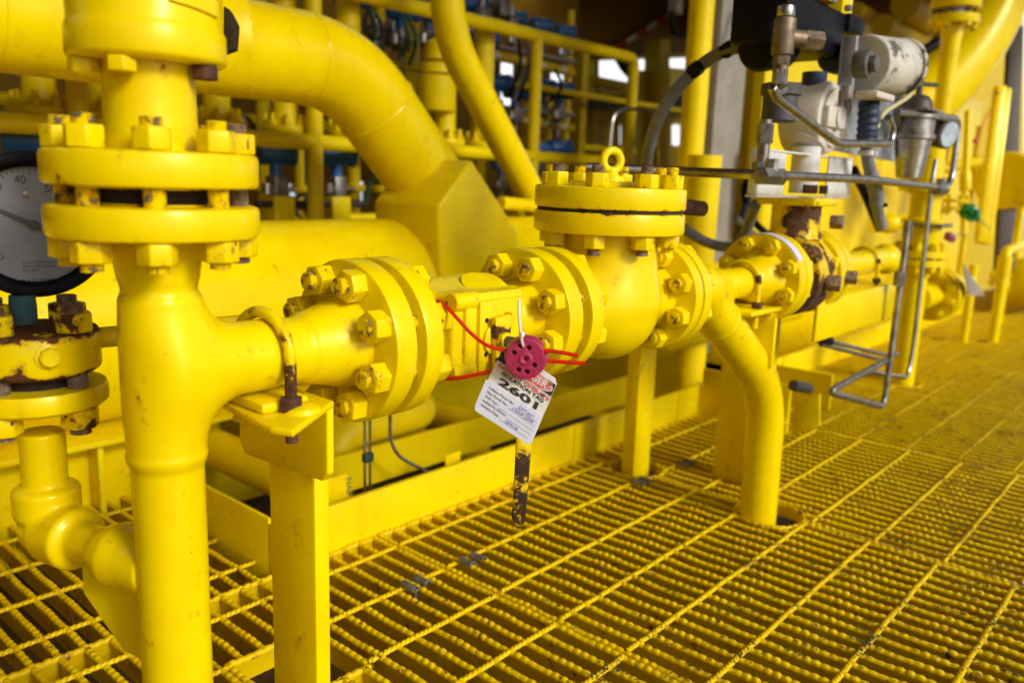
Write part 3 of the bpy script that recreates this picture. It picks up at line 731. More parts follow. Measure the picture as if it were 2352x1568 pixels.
ex = (tp(1, 0)-tp(0, 0)); ey = (tp(0, 0)-tp(0, 1)); wx, wy = ex.length, ey.length; exn = ex.normalized(); eyn = ey.normalized()
def ttext(mb, s, u, v, size, lift, wid=None, **k):
    vs, fs = text_mb(s, size, (0, 0, 0), (1, 0, 0), (0, 1, 0), 0, **k)
    w_ = max(p.x for p in vs); f = (wid*wx/w_) if wid else 1
    mb.add([tp(u+p.x*f/wx, v-p.y/wy, lift) for p in vs], fs)
m = MB(); m.prism([tp(u, v, .0006) for u, v in ((.0, .075), (.995, .075), (1.005, .25), (0, .25))], Vector(fwd)*.0003); part('black_band', m, INKK, card)
m = MB(); m.add([tp(.56, .162, .0010)]+[tp(.56+.42*math.cos(2*PI*i/40), .162+.108*math.sin(2*PI*i/40), .0010) for i in range(40)], [(0, i+1, (i+1) % 40+1) for i in range(40)]); part('oval_border', m, WHP, card)
m = MB(); m.add([tp(.56, .162, .0013)]+[tp(.56+.40*math.cos(2*PI*i/40), .162+.092*math.sin(2*PI*i/40), .0013) for i in range(40)], [(0, i+1, (i+1) % 40+1) for i in range(40)]); part('oval', m, INKR, card)
m = MB(); ttext(m, 'DANGER', .25, .205, .0118, .0016, .63, bold=.0003); part('heading', m, WHP, card)
m = MB(); ttext(m, 'DO NOT OPERATE', .05, .325, .0060, .0009, .95, bold=.00022); part('warning_line', m, INKR, card)
m = MB(); ttext(m, 'ISOLATION TAG', .15, .392, .0060, .0009, .78, bold=.00018); ttext(m, '2601', .16, .525, .0118, .0009, .72, bold=.0004); part('number', m, INKK, card)
m = MB()
for i, t_ in enumerate(('Isolation Permit No.:', 'Main Permit No.:', 'Shift Supv.:', 'Isolated by (Name):', 'Isolation Date:')):
    v = .655+i*.066; ttext(m, t_, .07, v, .0046, .0022, (.47, .38, .27, .43, .33)[i])
    x0 = (.56, .47, .36, .52, .42)[i]
    m.add([tp(x0, v+.012, .0021), tp(.96, v+.012, .0021), tp(.96, v+.0155, .0021), tp(x0, v+.0155, .0021)], [(0, 1, 2, 3)])
part('form_text', m, INKK, slip)
m = MB(); ttext(m, 'CP7-621', .60, .652, .0052, .0023, .30, shear=.35); ttext(m, 'CNVP-2399', .52, .722, .0052, .0023, .40, shear=.35); ttext(m, '10/9/18', .50, .925, .0052, .0023, .25, shear=.3); part('handwriting', m, INKB, slip)
m = MB(); m.cyl(tp(.92, .10, .0012), tp(.92, .10, .002), .0022, 14); m.cyl(tp(.88, .30, .0008), tp(.88, .30, .0018), .0022, 14); part('eyelet', m, BRASS, card)

# ================================================================== CHECK VALVE
CY = 1.155
t11 = thing('check_valve', 'fat yellow check valve with wide bolted lid and lifting eye, mid pipe run', 'valve', (XC, CY, ZR))
def f_chk(P):
    d = sdcap(P, (XC, 1.0, ZR), (XC, 1.31, ZR), .050, rr=.002)
    d = smin(d, sdcap(P, (XC, CY, .60), (XC, CY, .722), .084, rr=.004), .03)
    d = smin(d, sdsph(P, (XC, CY, .592), .092, (1, 1.06, 1)), .03)
    d = smin(d, sdcap(P, (XC, 1.0, ZR), (XC, 1.05, ZR), .066, .05, .002), .02)
    d = smin(d, sdcap(P, (XC, 1.31, ZR), (XC, 1.27, ZR), .066, .05, .002), .02)
    return d
cast('body', f_chk, (XC-.11, 1.0, .47), (XC+.11, 1.31, .726), .0030, Y, t11)
part('flange', disc((XC, .985, ZR), (0, 1, 0), .100, .031, .0, .0), Y, t11)
part('flange', disc((XC, 1.320, ZR), (0, -1, 0), .100, .028, .0, .0), Y, t11)
part('lower_lid_flange', disc((XC, CY, .716), (0, 0, 1), .125, .034, .10, .003), YB, t11)
m = disc((XC, CY, .755), (0, 0, 1), .125, .035, 0, 0); m.lathe([(.072, .035), (.068, .043), (0, .045)], (XC, CY, .755), (0, 0, 1), 48); m.lathe([(.024, .04), (.022, .052), (0, .054)], (XC, CY, .755), (0, 0, 1), 24)
part('lid', m, YB, t11)
m = MB(); m.lathe([(.10, 0), (.1195, .0), (.1205, .003), (.1190, .0065), (.10, .007)], (XC, CY, .7492), (0, 0, 1), 72); part('rusty_gasket', m, DKR, t11)
bolting(t11, (XC, CY, 0), (0, 0, 1), .1005, 8, R(-67.3), .716, .790, .033, .0215, .0102, nm=YN, sm=STUDY, st0=.012, st1=.012, jitter=.2)
m = MB(); m.torus((XC, CY, .832), (.62, -.28, 0), .0165, .0068, 32, 12); m.lathe([(.017, 0), (.012, .007), (.010, .014)], (XC, CY, .804), (0, 0, 1), 20); part('eye_bolt', m, paint('eye_enamel', rust=.24, rscale=26), t11)
m = MB(); a = dp(1540, 472, 1.62); b_ = dp(1617, 480, 1.66); m.cyl(a, b_, .0155, 16, b=.003); part('rusty_rod', m, RUST, t11)
bolting(t11, (XC, 0, ZR), (0, 1, 0), .0785, 8, R(22.5), .930, 1.016, .0345, .022, .0105, nm=Y, sm=STUDY, jitter=.35, st0=.009)
bolting(t11, (XC, 0, ZR), (0, 1, 0), .0785, 8, R(22.5), 1.292, 1.352, .0345, .022, .0105, nm=Y, sm=STUDY, jitter=.35, st1=.004)
m = MB(); m.lathe([(0, -.004), (.055, -.004), (.055, .019), (0, .019)], (XC, .966, ZR), (0, 1, 0), 40); part('gasket', m, DKR, t11)

# ================================================================== WYE WITH LEG DOWN
t12 = thing('branch_pipe', 'yellow pipe leg sloping from the check valve down through the grating', 'pipe', (XC, 1.88, 0))
part('flange', disc((XC, 1.352, ZR), (0, -1, 0), .100, .027, .0, .0), Y, t12)
LEGY = 1.885
legpts = bend([(XC, 1.43, .655), (XC, 1.862, .345), (XC, LEGY, -.3)], .14, 14)
def f_wye(P):
    d = sdcap(P, (XC, 1.345, ZR), (XC, 1.50, ZR), .043, rr=.002)
    d = smin(d, sdcap(P, (XC, 1.345, ZR), (XC, 1.38, ZR), .062, .045, .002), .015)
    d = smin(d, sdcap(P, (XC, 1.47, ZR), (XC, 1.56, ZR), .043, .033, .006), .006)
    d = smin(d, sdcap(P, (XC, 1.50, ZR), (XC, 1.735, ZR-.004), .033, rr=.002), .006)
    a = np.array((XC, 1.43, .625)); b = np.array((XC, 1.862, .325)); u = (b-a)/np.linalg.norm(b-a)
    d = smin(d, sdcap(P, a+u*.03, a+u*.20, .0445, rr=.003), .022)
    q = P-(a+u*.185); h = q@u; rad = np.linalg.norm(q-h[..., None]*u, axis=-1); d = smin(d, np.hypot(rad-.044, h)-.003, .003)
    return d
cast('wye', f_wye, (XC-.068, 1.35, .40), (XC+.068, 1.74, .67), .0028, Y, t12)
a = Vector((XC, 1.43, .625)); b_ = Vector((XC, 1.862, .325)); u_ = (b_-a).normalized()
m = MB(); m.tube(bend([a+u_*.19, b_, (XC, LEGY, -.3)], .13, 16), .0445, 48); m.torus(a.lerp(b_, .80), u_, .0440, .0012, 48, 6); m.torus((XC, LEGY-.006, .245), (0, 0, 1), .0440, .0014, 48, 6); part('leg', m, Y, t12)
# second post with little bracket
m = MB(); m.bx(-1.226, -1.184, 1.900, 1.985, -.4, .44, .004); solo('support_post', m, Y, 'square edged yellow post rising from the grating under the check valve', 'post')
# ================================================================== SKID FRAME
t = thing('toe_board_skid', 'long yellow steel skid frame with low toe beam along the edge of the grating', 'steel frame', (-1.37, .86, 0))
m = MB(); m.bx(-1.382, -1.368, .862, 9.5, -.12, .1005, .002)
for y in (1.86, 2.45, 3.3): m.bx(-1.368, -1.364, y, y+.05, -.1, .099)
part('toe_beam', m, Y, t)
m = MB(); m.bx(-1.975, -1.3825, .862, .872, -.12, .109, .002); part('end_beam', m, Y, t)
ye = at(499, 1060, 0, -1.975).y
m = MB(); m.bx(-2.06, -1.90, -1.2, ye+.5, .157, .171, .002); m.bx(-1.99, -1.975, -1.2, ye, -.1, .157); m.bx(-2.05, -1.975, ye, ye+.008, -.3, .157)
for px in (60, 215): y = at(px, 1080, 0, -1.95).y; m.bx(-1.9755, -1.92, y, y+.014, -.08, .158, .002)
part('side_beam', m, Y, t)
zi = at(1040, 1052, 0, -1.60).z
m = MB(); m.bx(-1.61, -1.60, 1.02, 2.6, zi, .105); m.bx(-2.5, -1.39, 3.0, 3.02, -.15, .09); m.bx(-1.9, -1.385, 2.61, 9, -.125, -.12); m.bx(-2.4, -2.39, -1, 9, -.3, .2)
part('cross_plate', m, YF, t)
m = MB(); m.bx(-2.6, -2.45, -1, 9, -.3, .12); part('far_beam', m, YF, t)
# pipes and tubes inside the skid
m = MB(); pq = at(568, 1062, 0, -1.75); m.cyl((-2.05, pq.y, pq.z), (-1.43, pq.y, pq.z), .048, 28); solo('skid_pipe', m, YF, 'short dim yellow pipe inside the skid behind the front post', 'pipe')
m = MB(); m.tube(bend([(-1.70, 1.25, -.3), (-1.70, 1.25, .13), (-1.70, 1.6, .13), (-2.2, 1.6, .13)], .1), .055, 28); solo('skid_pipe', m, YF, 'curved yellow pipe low in the skid behind the two thin steel tubes', 'pipe')
m = MB(); m.tube(bend([(-1.9, 1.75, .05), (-1.66, 1.75, .06), (-1.66, 1.75, -.4)], .08), .05, 28); solo('skid_pipe', m, YF, 'yellow pipe elbow under the big header, left of the hanging tag', 'pipe')
for i, px in enumerate((838, 850)):
    p = at(px, 930, 0, -1.46); m = MB(); m.cyl((p.x, p.y, .35), (p.x, p.y, -.2), .0036, 12)
    solo('instrument_tube', m, STEEL, ('left', 'right')[i]+' of two thin upright steel tubes in a green clamp behind the skid beam', 'tube', 'thin steel tubes behind the toe beam')
p = at(845, 1050, 0, -1.455); m = MB(); m.box(p, (.016, .026, .022), None, .003); solo('tube_clamp', m, plain('dark_green_clamp', (.01, .05, .03), .5), 'small dark green clamp holding two thin steel tubes', 'clamp')
m = MB(); m.tube(bend([at(896, 930, 0, -1.5), at(896, 1040, 0, -1.5), at(1000, 1092, 0, -1.47), at(1060, 1120, 0, -1.45)], .06), .0045, 12); solo('instrument_tube', m, STEELD, 'bent thin steel tube curving down behind the skid beam', 'tube')
m = MB(); m.tube([at(1130, 990, 0, -1.9), at(1240, 1030, 0, -1.7)], .004, 8); solo('cable', m, DGREEN, 'dark green cable lying in the skid behind the tag', 'cable')
for i, (px, py) in enumerate(((776, 1122), (1040, 1066))):
    c = at(px, py, 0, -1.43); m = MB(); m.box(c, (.002, .055, .06), None, .0005); sg = solo('line_sign', m, Y, ('yellow sign with green letters right of the front post', 'yellow sign with green letters behind the beam near the tag')[i], 'sign')
    m = MB(); m.add(*text_mb(('NAP', 'NAP')[i], .022, c+Vector((.0012, .022, .02)), (0, 0, -1), (0, 1, 0), .0002)); part('lettering', m, DGREEN, sg)
m = MB()
for i in range(9):
    p = at(900+rnd.uniform(-30, 60), 1110+rnd.uniform(-25, 12), 0, -1.5); m.sphere(p+Vector((0, 0, -.05)), rnd.uniform(.014, .03), 10, (1, 1, .6))
o = solo('rag', m, plain('dirty_white_rag', (.55, .56, .6), .8, 0, .7, 20, 1, (.06, .04, .05)), 'dirty white rag lying behind the skid beam', 'rag')

# ================================================================== BIG HEADER AND BIG PIPE
HX, HZ, HR = -2.15, .400, .250
t = thing('header_pipe', 'very large horizontal yellow header pipe behind the valve run', 'pipe', (HX, 1.5, 0))
m = MB(); m.cyl((HX, -2, HZ), (HX, 7.5, HZ), HR, 96); m.torus((HX, 1.86, HZ), (0, 1, 0), HR, .0045, 96, 8); part('pipe', m, Y, t)
SX = HX+.253
def yz(pts, X): return [at(x, y, 0, X) for x, y in pts]
p6 = at(1006, 472, 0, SX); L6 = min(np.linspace(.1, .9, 161), key=lambda l: abs(pj((SX-l, p6.y, p6.z))[0]-858))
m = MB(); m.prism([Vector((SX, p.y, p.z)) for p in yz([(1084, 364), (1191, 532), (1191, 640), (1191, 760), (1020, 760), (1008, 560), (1006, 472)], SX)], (-L6, 0, 0), .014, 4); part('saddle_block', m, Y, t)
BX = HX; BR = .1315
z1 = at(737, 243, 0, BX).z+BR*.985
pa = at(857, 240, 0, BX); pb = at(966, 395, 0, BX)
ud = (pb-pa).normalized(); ud.x = 0; ud.normalize()
sI = (z1-pa.z)/ud.z; corner = pa+ud*sI; corner.x = BX
end = pa+ud*((.60-pa.z)/ud.z)
t = thing('large_pipe', 'large yellow pipe crossing the top left and bending down into the header', 'pipe', (BX, 1.4, 0))
path = bend([(BX, 1.236, z1), corner, end], .17, 22)
m = MB(); m.tube(path, BR, 64)
a = Vector(path[1]); b2 = Vector(path[-2]); m.torus(a+Vector((0, .02, 0)), (0, 1, 0), BR-.001, .0040, 64, 8); m.torus(b2, ud, BR-.001, .0062, 64, 8); e2 = end; 
part('bend', m, Y, t)
vy = at(668, 0, 0, BX).y-BR
def f_bt(P):
    d = sdcap(P, (BX, -.7, z1), (BX, 1.30, z1), BR, rr=.002); return smin(d, sdcap(P, (BX, vy, z1), (BX, vy, 1.9), BR, rr=.002), .07)
cast('branch', f_bt, (BX-.18, -.4, z1-.17), (BX+.18, 1.24, 1.7), .009, Y, t)
m = MB(); m.torus((BX, at(8, 60, 0, BX+BR*.7).y, z1), (0, 1, 0), BR, .0028, 64, 8); part('weld_bead', m, Y, t)
# medium sloping pipe
MX = -2.3; c1 = at(1028, 70, 0, MX); c2 = at(1212, 425, 0, MX)
m = MB(); q1 = at(1025, 62, 0, MX); m.tube(bend([(MX, q1.y, 2.4), (MX, q1.y, q1.z-.02), at(1205, 420, 0, MX), at(1330, 640, 0, MX)], .16, 14), .0625, 40)
u_ = (c2-c1).normalized(); m.torus(at(1078, 150, 0, MX), u_, .0625, .0015, 40, 6); m.torus((MX, q1.y, 1.44), (0, 0, 1), .0625, .0015, 40, 6)
solo('sloping_pipe', m, Y, 'medium yellow pipe coming down from above then sloping behind the check valve', 'pipe')
m = MB(); m.cyl(at(1150, 466, 0, -2.1), at(1250, 474, 0, -2.1), .024, 20); solo('short_pipe', m, Y, 'short horizontal yellow pipe between the saddle block and check valve lid', 'pipe')

# ================================================================== RAIL FRAME
FX = -2.6; rr = .029
t = thing('guard_rail', 'yellow tubular frame of rails and posts standing behind the large pipe', 'frame', (FX, 2, 0))
yP = [at(724, 400, 0, FX).y, at(1228, 250, 0, FX).y, at(1449, 260, 0, FX).y]
m = MB(); m.tube(bend([(FX, -1, 1.445), (FX, yP[2], 1.445), (FX, yP[2], .87)], .05, 6), rr, 20); part('top_rail', m, YF, t)
m = MB(); m.cyl((FX, -1, .898), (FX, yP[2], .898), rr, 20); part('mid_rail', m, YF, t)
for y in yP[:2]: m = MB(); m.cyl((FX, y, -.4), (FX, y, 1.445 if y != yP[0] else 2.6), rr*(1.03 if y == yP[0] else .95), 20); part('post', m, YF, t)
m = MB(); y_ = at(178, 220, 0, FX).y; m.cyl((FX, y_, .3), (FX, y_, 2.2), rr, 20); part('post', m, YF, t)

# ---- flanged nozzles under the large pipe
def nozzle_proto(X, yy, z):
    t = thing('flanged_nozzle', '', 'pipe flange', (X, yy, z))
    m = MB(); m.lathe([(0, 0), (.088, 0), (.091, .004), (.091, .026), (.088, .030), (0, .030)], (X, yy, z), (0, 0, 1), 36); part('flange', m, YF, t)
    m = MB(); m.lathe([(.062, .03), (.05, .055), (.047, .09), (.047, .55)], (X, yy, z), (0, 0, 1), 28); part('neck', m, YF, t)
    bolting(t, (X, yy, z), (0, 0, 1), .071, 8, .3, 0, .03, .026, .02, .0085, st0=.003, st1=.022, nm=YF, sm=YF, nuts=(0, 1))
    return t
def dup(root, loc):
    W0 = WM[root]; Mv = Matrix.Translation(Vector(loc)-W0.translation)
    def cp(o, par):
        c = o.copy(); COL.objects.link(c); WM[c] = Mv @ WM[o]
        if par: c.parent = par; c.matrix_parent_inverse = WM[par].inverted()
        c.matrix_basis = WM[c]
        for ch in kids.get(o, []): cp(ch, c)
        return c
    kids = {}
    for o in COL.objects:
        if o.parent: kids.setdefault(o.parent, []).append(o)
    r = cp(root, None); return r
NX = -2.72
nz = [(95, 'dim yellow bolted flange at far left above the gauge'), (240, 'dim yellow bolted flange hidden behind the upright pipe below the drum'), (498, 'dim yellow bolted flange just right of the upright pipe, under the large pipe'),
      (655, 'dim yellow bolted flange under the large pipe, left of the tall thin post'), (800, 'dim yellow bolted flange peeking out right of the tall thin post'),
      (1022, 'yellow bolted flange between the large pipe and the sloping pipe'), (1108, 'yellow bolted flange half hidden behind the sloping pipe')]
pr0 = None
for px, lab in nz:
    y_ = at(px, 280, 0, NX).y
    if pr0 is None: pr0 = nozzle_proto(NX, y_, .925); n_ = pr0
    else: n_ = dup(pr0, (NX, y_, .925))
    n_['label'] = lab; n_['group'] = 'bolted flanges in the row behind the rail'; n_['category'] = 'pipe flange'
# cylindrical valve on the sixth flange
y_ = at(1003, 200, 0, NX).y
t = thing('valve_actuator', 'upright yellow cylindrical valve body between the large pipe and the sloping pipe', 'valve', (NX, y_, 1.1))
m = MB(); m.lathe([(.06, 0), (.083, .01), (.085, .015), (.085, .15), (.08, .155)], (NX, y_, 1.06), (0, 0, 1), 32); part('body', m, YF, t)
m = MB(); m.lathe([(.07, 0), (.078, .004), (.078, .04), (.07, .045)], (NX, y_, 1.222), (0, 0, 1), 32); part('collar', m, YF, t)
m = MB(); m.lathe([(.05, 0), (.055, .004), (.052, .07), (.03, .09)], (NX, y_, 1.28), (0, 0, 1), 32); part('cap', m, YF, t)

# ================================================================== INSTRUMENTS
def transmitter(lab, p, up=1, s=1.0, rz=0, below=True):
    t = thing('pressure_transmitter', lab, 'transmitter', p, 'blue pressure transmitters on the instrument racks')
    rot = Matrix.Rotation(rz, 3, 'Z'); a = rot @ Vector((.35, 1, 0)).normalized(); p = Vector(p)
    m = MB(); m.cyl(p-a*.055*s, p+a*.055*s, .040*s, 22, b=.006); part('housing', m, BLUE, t)
    m = MB(); m.cyl(p+a*.053*s, p+a*.068*s, .043*s, 22, b=.004); part('cover', m, BLUE, t)
    m = MB(); m.cyl(p, p+Vector((0, 0, -.075*s)), .022*s, 16); part('neck', m, BLUE, t)
    if below:
        m = MB(); m.box(p+Vector((0, 0, -.115*s)), (.06*s, .05*s, .08*s), rot, .006); m.cyl(p+Vector((0, 0, -.15*s)), p+Vector((0, 0, -.23*s)), .012*s, 12); part('manifold', m, STEELD, t)
        m = MB(); m.cyl(p+Vector((.02, -.05, -.12))*s, p+Vector((.02, .06, -.12))*s, .009*s, 10); m.cyl(p+Vector((.02, -.05, -.135))*s, p+Vector((.02, -.05, -.10))*s, .018*s, 12); part('handle', m, STEEL, t)
    m = MB(); m.box(p+Vector((.03, -.02, .028))*s, (.03*s, .035*s, .003), rot); part('plate', m, WHP, t)
    return t
for (px, py, X, s, lab) in [
    (633, 352, -2.75, 1.1, 'blue transmitter low behind the rail, left of the tall thin post'),
    (772, 356, -2.75, 1.1, 'blue transmitter low behind the rail, right of the tall thin post'),
    (1152, 375, -3.3, 1.0, 'blue transmitter seen low between the saddle block and sloping pipe'),
    (62, 318, -2.75, 1.2, 'blue transmitter at far left above the gauge'),
    (922, 20, -3.0, 1.2, 'blue transmitter above the large pipe, under the top rail'),
    (805, -12, -3.0, 1.2, 'blue transmitter cut by the top edge, above the large pipe'),
    (1112, 92, -2.9, 1.0, 'blue transmitter just right of the sloping pipe below the top rail'),
    (1180, 42, -3.2, 1.0, 'blue transmitter above the top rail, first right of the sloping pipe'),
    (1238, 58, -3.2, 1.0, 'blue transmitter above the top rail, second from the right'),
    (1294, 74, -3.2, 1.0, 'blue transmitter above the top rail, farthest right'),
    (1184, 208, -3.1, 1.15, 'blue transmitter on the upper rack shelf left of the rail post'),
    (1285, 208, -3.1, 1.15, 'blue transmitter on the upper rack shelf right of the rail post'),
    (1236, 342, -3.1, .95, 'blue transmitter on the lower rack shelf beside the rail post'),
    (1282, 340, -3.1, 1.15, 'blue transmitter on the lower rack shelf near the frame corner')]:
    transmitter(lab, at(px, py, 0, X), 1, s, 0)
# rack
RX = -3.15
t = thing('instrument_rack', 'yellow instrument rack with labelled shelves behind the rail frame', 'rack', (RX, 4, 0))
for (pl, pr_, h, nm_) in (((1120, 112), (1323, 157), .045, 'shelf'), ((1150, 252), (1321, 286), .045, 'shelf'), ((1110, 235), (1330, 262), .02, 'cable_tray'), ((1130, 98), (1330, 140), .02, 'cable_tray')):
    a, b = at(*pl, 0, RX), at(*pr_, 0, RX); m = MB(); m.prism([a, b, b+Vector((0, 0, -h)), a+Vector((0, 0, -h))], (-.05, 0, 0), .002); part(nm_, m, YD if nm_ == 'shelf' else GREYC, t)
    if nm_ == 'shelf':
        for f in (.1, .35, .6, .85):
            m = MB(); p = a.lerp(b, f); m.box(p+Vector((.003, 0, -h/2)), (.003, .05, .018)); part('label_plate', m, WHP, t)
p = at(1332, 250, 0, RX); m = MB(); m.bx(p.x-.03, p.x+.03, p.y-.03, p.y+.03, -.2, 1.56); part('upright', m, YD, t)
p = at(1100, 250, 0, RX); m = MB(); m.bx(p.x-.03, p.x+.03, p.y-.03, p.y+.03, -.2, 1.56); part('upright', m, YD, t)
# cables hanging behind the rail
cl = [((920, 20), (935, 80), (925, 130), 0), ((930, 20), (955, 90), (940, 150), 0), ((1010, 70), (1012, 110), (975, 160), 1), ((985, 40), (1020, 110), (960, 165), 1),
      ((1190, 90), (1195, 150), (1170, 220), 1), ((1210, 95), (1215, 140), (1180, 230), 2), ((1225, 95), (1215, 150), (1190, 235), 1), ((1275, 160), (1290, 200), (1262, 235), 1),
      ((850, 20), (862, 70), (850, 110), 0), ((800, 30), (803, 60), (812, 90), 1), ((878, 388), (850, 420), (838, 470), 0), ((1160, 390), (1175, 420), (1185, 460), 1)]
cl_lab = ['short green cable first left under the top rail above the large pipe', 'longer green cable beside it under the top rail', 'black cable drooping left of the sloping pipe', 'second black cable crossing close to the sloping pipe',
 'leftmost black cable between sloping pipe and rail post', 'grey cable hanging left of the rail post', 'black cable hanging nearest the left side of the rail post', 'black cable hanging right of the rail post',
 'green cable at the top beside the thin post', 'black cable at the top edge right of the thin post', 'dark green cable slanting low left of the saddle block', 'black cable low between saddle block and sloping pipe']
for i, (a, b, c, k) in enumerate(cl):
    m = MB(); X = -2.9; m.tube(catm([at(*a, 0, X), at(*b, 0, X+.05), at(*c, 0, X)], 6), .009, 8)
    tag(part('cable', m, (DGREEN, BLACK, GREYP)[k]), cl_lab[i], 'cable', 'cables hanging behind the rail')
# condensate pots / silver filters
for (px, py, h, lab) in ((795, 45, 90, 'grey cylinder hanging at the top, left of the cables'), (996, 110, 70, 'pale grey cylinder between cables left of the sloping pipe'), (1128, 130, 55, 'white cylinder hanging right of the sloping pipe under the top rail')):
    p = at(px, py, 0, -2.95); m = MB(); hh = h/1899*3.5; m.lathe([(.018, 0), (.03, .01), (.035, hh-.02), (.02, hh)], (p.x, p.y, p.z-hh/2), (0, 0, 1), 18); solo('filter_housing', m, (GREYC, STEELD, WHP)[int(px > 900)+int(px > 1000)], lab, 'filter')
# low yellow blocks and stems behind header
for (px, lab) in ((640, 'low yellow valve block behind the header, left of the tall thin post'), (770, 'low yellow valve block behind the header, right of the tall thin post'), (1010, 'low yellow valve block hidden behind the sloping large pipe'), (1180, 'low yellow valve block behind the saddle block')):
    p = at(px, 480, 0, -2.75); t = thing('valve_block', lab, 'valve', p, 'yellow valve blocks behind the header')
    m = MB(); m.box(p, (.09, .09, .10), None, .006); part('block', m, YF, t)
    m = MB(); m.cyl(p+Vector((0, 0, .05)), p+Vector((0, 0, .12)), .02, 14); part('stem', m, STEELD, t)
    m = MB(); m.cyl(p+Vector((.02, -.11, .02)), p+Vector((.02, .12, .02)), .013, 12); part('handle', m, DKP, t)

# ================================================================== BACKGROUND STRUCTURE
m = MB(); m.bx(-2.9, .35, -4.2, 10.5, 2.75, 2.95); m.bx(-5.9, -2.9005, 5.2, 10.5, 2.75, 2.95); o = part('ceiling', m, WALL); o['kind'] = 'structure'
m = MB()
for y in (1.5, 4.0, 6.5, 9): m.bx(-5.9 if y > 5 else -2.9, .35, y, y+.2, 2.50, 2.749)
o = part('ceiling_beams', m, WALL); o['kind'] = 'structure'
m = MB(); m.bx(-4.4, 2.2, -4.3, -4.2, -2.4, 2.749); solo('fill_blocker_wall', m, WALL, 'added unseen ochre wall behind the viewer that cuts sky fill', 'wall')  # added unseen wall, holds back sky fill and bounces brown light
WX = -4.4
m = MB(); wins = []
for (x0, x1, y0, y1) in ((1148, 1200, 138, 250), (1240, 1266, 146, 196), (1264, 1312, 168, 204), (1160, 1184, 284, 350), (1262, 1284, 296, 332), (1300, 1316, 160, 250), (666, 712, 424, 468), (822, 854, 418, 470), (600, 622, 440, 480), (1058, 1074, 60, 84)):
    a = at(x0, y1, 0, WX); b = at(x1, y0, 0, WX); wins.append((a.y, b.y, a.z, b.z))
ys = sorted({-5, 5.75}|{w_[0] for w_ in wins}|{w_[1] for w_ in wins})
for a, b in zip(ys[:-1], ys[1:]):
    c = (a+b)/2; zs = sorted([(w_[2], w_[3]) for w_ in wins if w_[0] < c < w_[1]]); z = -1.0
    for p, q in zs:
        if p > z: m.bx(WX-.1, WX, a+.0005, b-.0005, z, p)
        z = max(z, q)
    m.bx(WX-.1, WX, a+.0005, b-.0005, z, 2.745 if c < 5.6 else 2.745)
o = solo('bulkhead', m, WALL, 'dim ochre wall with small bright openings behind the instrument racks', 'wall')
# far framework with bright gaps
def flat(name, pts, X, th, mat, lab, cat, group=None, b=.004):
    m = MB(); m.prism([at(x, y, 0, X) for x, y in pts], (-th, 0, 0), b, 1); return solo(name, m, mat, lab, cat, group)
X = -5.6
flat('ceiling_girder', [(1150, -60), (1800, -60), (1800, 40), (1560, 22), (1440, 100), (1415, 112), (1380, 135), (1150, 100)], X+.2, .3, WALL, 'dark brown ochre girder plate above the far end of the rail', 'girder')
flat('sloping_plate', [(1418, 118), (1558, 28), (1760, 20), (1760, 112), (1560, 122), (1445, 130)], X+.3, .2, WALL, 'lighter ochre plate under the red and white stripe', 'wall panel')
tp_ = thing('hazard_stripe', 'red and white diagonal tape stripe on the far ochre plate', 'tape', at(1480, 70, 0, X+.4))
for i in range(6):
    a = (1418+23*i, 110-14.5*i); b = (1418+23*(i+1)-1, 110-14.5*(i+1)+.6)
    m = MB(); m.prism([at(a[0], a[1]-5, 0, X+.42), at(b[0], b[1]-5, 0, X+.42), at(b[0], b[1]+6, 0, X+.42), at(a[0], a[1]+6, 0, X+.42)], (-.02, 0, 0)); part('band', m, REDP if i % 2 == 0 else WHP, tp_)
flat('far_column', [(1338, 120), (1350, 122), (1345, 560), (1328, 560)], X, .15, Y, 'narrow yellow column right of the instrument rack', 'column')
flat('far_column', [(1367, 135), (1377, 138), (1376, 560), (1364, 560)], X-.4, .15, YD, 'thin yellow column inside the corner of the rail frame', 'column')
flat('far_column', [(1517, 90), (1540, 90), (1530, 560), (1508, 560)], X+.6, .2, Y, 'yellow column behind the grey hose loop', 'column')
flat('far_column', [(1480, 165), (1503, 160), (1497, 400), (1470, 420)], X+.5, .2, YD, 'dull yellow column between rail corner and hose', 'column')
flat('far_beam', [(1335, 220), (1700, 214), (1700, 245), (1335, 252)], X-.2, .3, DKP, 'dark horizontal beam across the bright far opening', 'beam')
flat('far_beam', [(1372, 175), (1448, 190), (1448, 208), (1372, 195)], X+.1, .2, Y, 'sloping yellow beam in the bright opening under the rail corner', 'beam')
flat('far_brace', [(1418, 120), (1462, 150), (1500, 200), (1480, 205), (1440, 160)], X+.1, .1, DKP, 'dark diagonal brace beside the rail corner', 'brace')
flat('far_beam', [(1340, 128), (1700, 118), (1700, 128), (1340, 140)], X-.1, .3, Y, 'thin yellow beam above the bright openings', 'beam')
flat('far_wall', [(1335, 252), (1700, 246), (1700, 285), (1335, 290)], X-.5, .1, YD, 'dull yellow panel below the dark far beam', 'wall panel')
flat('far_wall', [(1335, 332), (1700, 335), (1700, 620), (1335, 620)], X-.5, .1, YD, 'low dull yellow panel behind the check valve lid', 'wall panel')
for i, (a, b) in enumerate(((1335, 1348), (1376, 1390), (1400, 1424), (1437, 1449), (1462, 1478), (1496, 1544), (1572, 1640))):
    flat('far_post', [(a, 284), (b, 284), (b, 336), (a, 336)], X-.5, .08, YD, ['first', 'second', 'third', 'fourth', 'fifth', 'sixth', 'seventh'][i]+' short yellow post from left between the bright gaps', 'post', 'short posts between the bright gaps')
flat('far_wall', [(1340, 180), (1352, 180), (1352, 225), (1338, 225)], X-.6, .1, YD, 'narrow lit yellow panel beside the rack in the opening', 'wall panel')
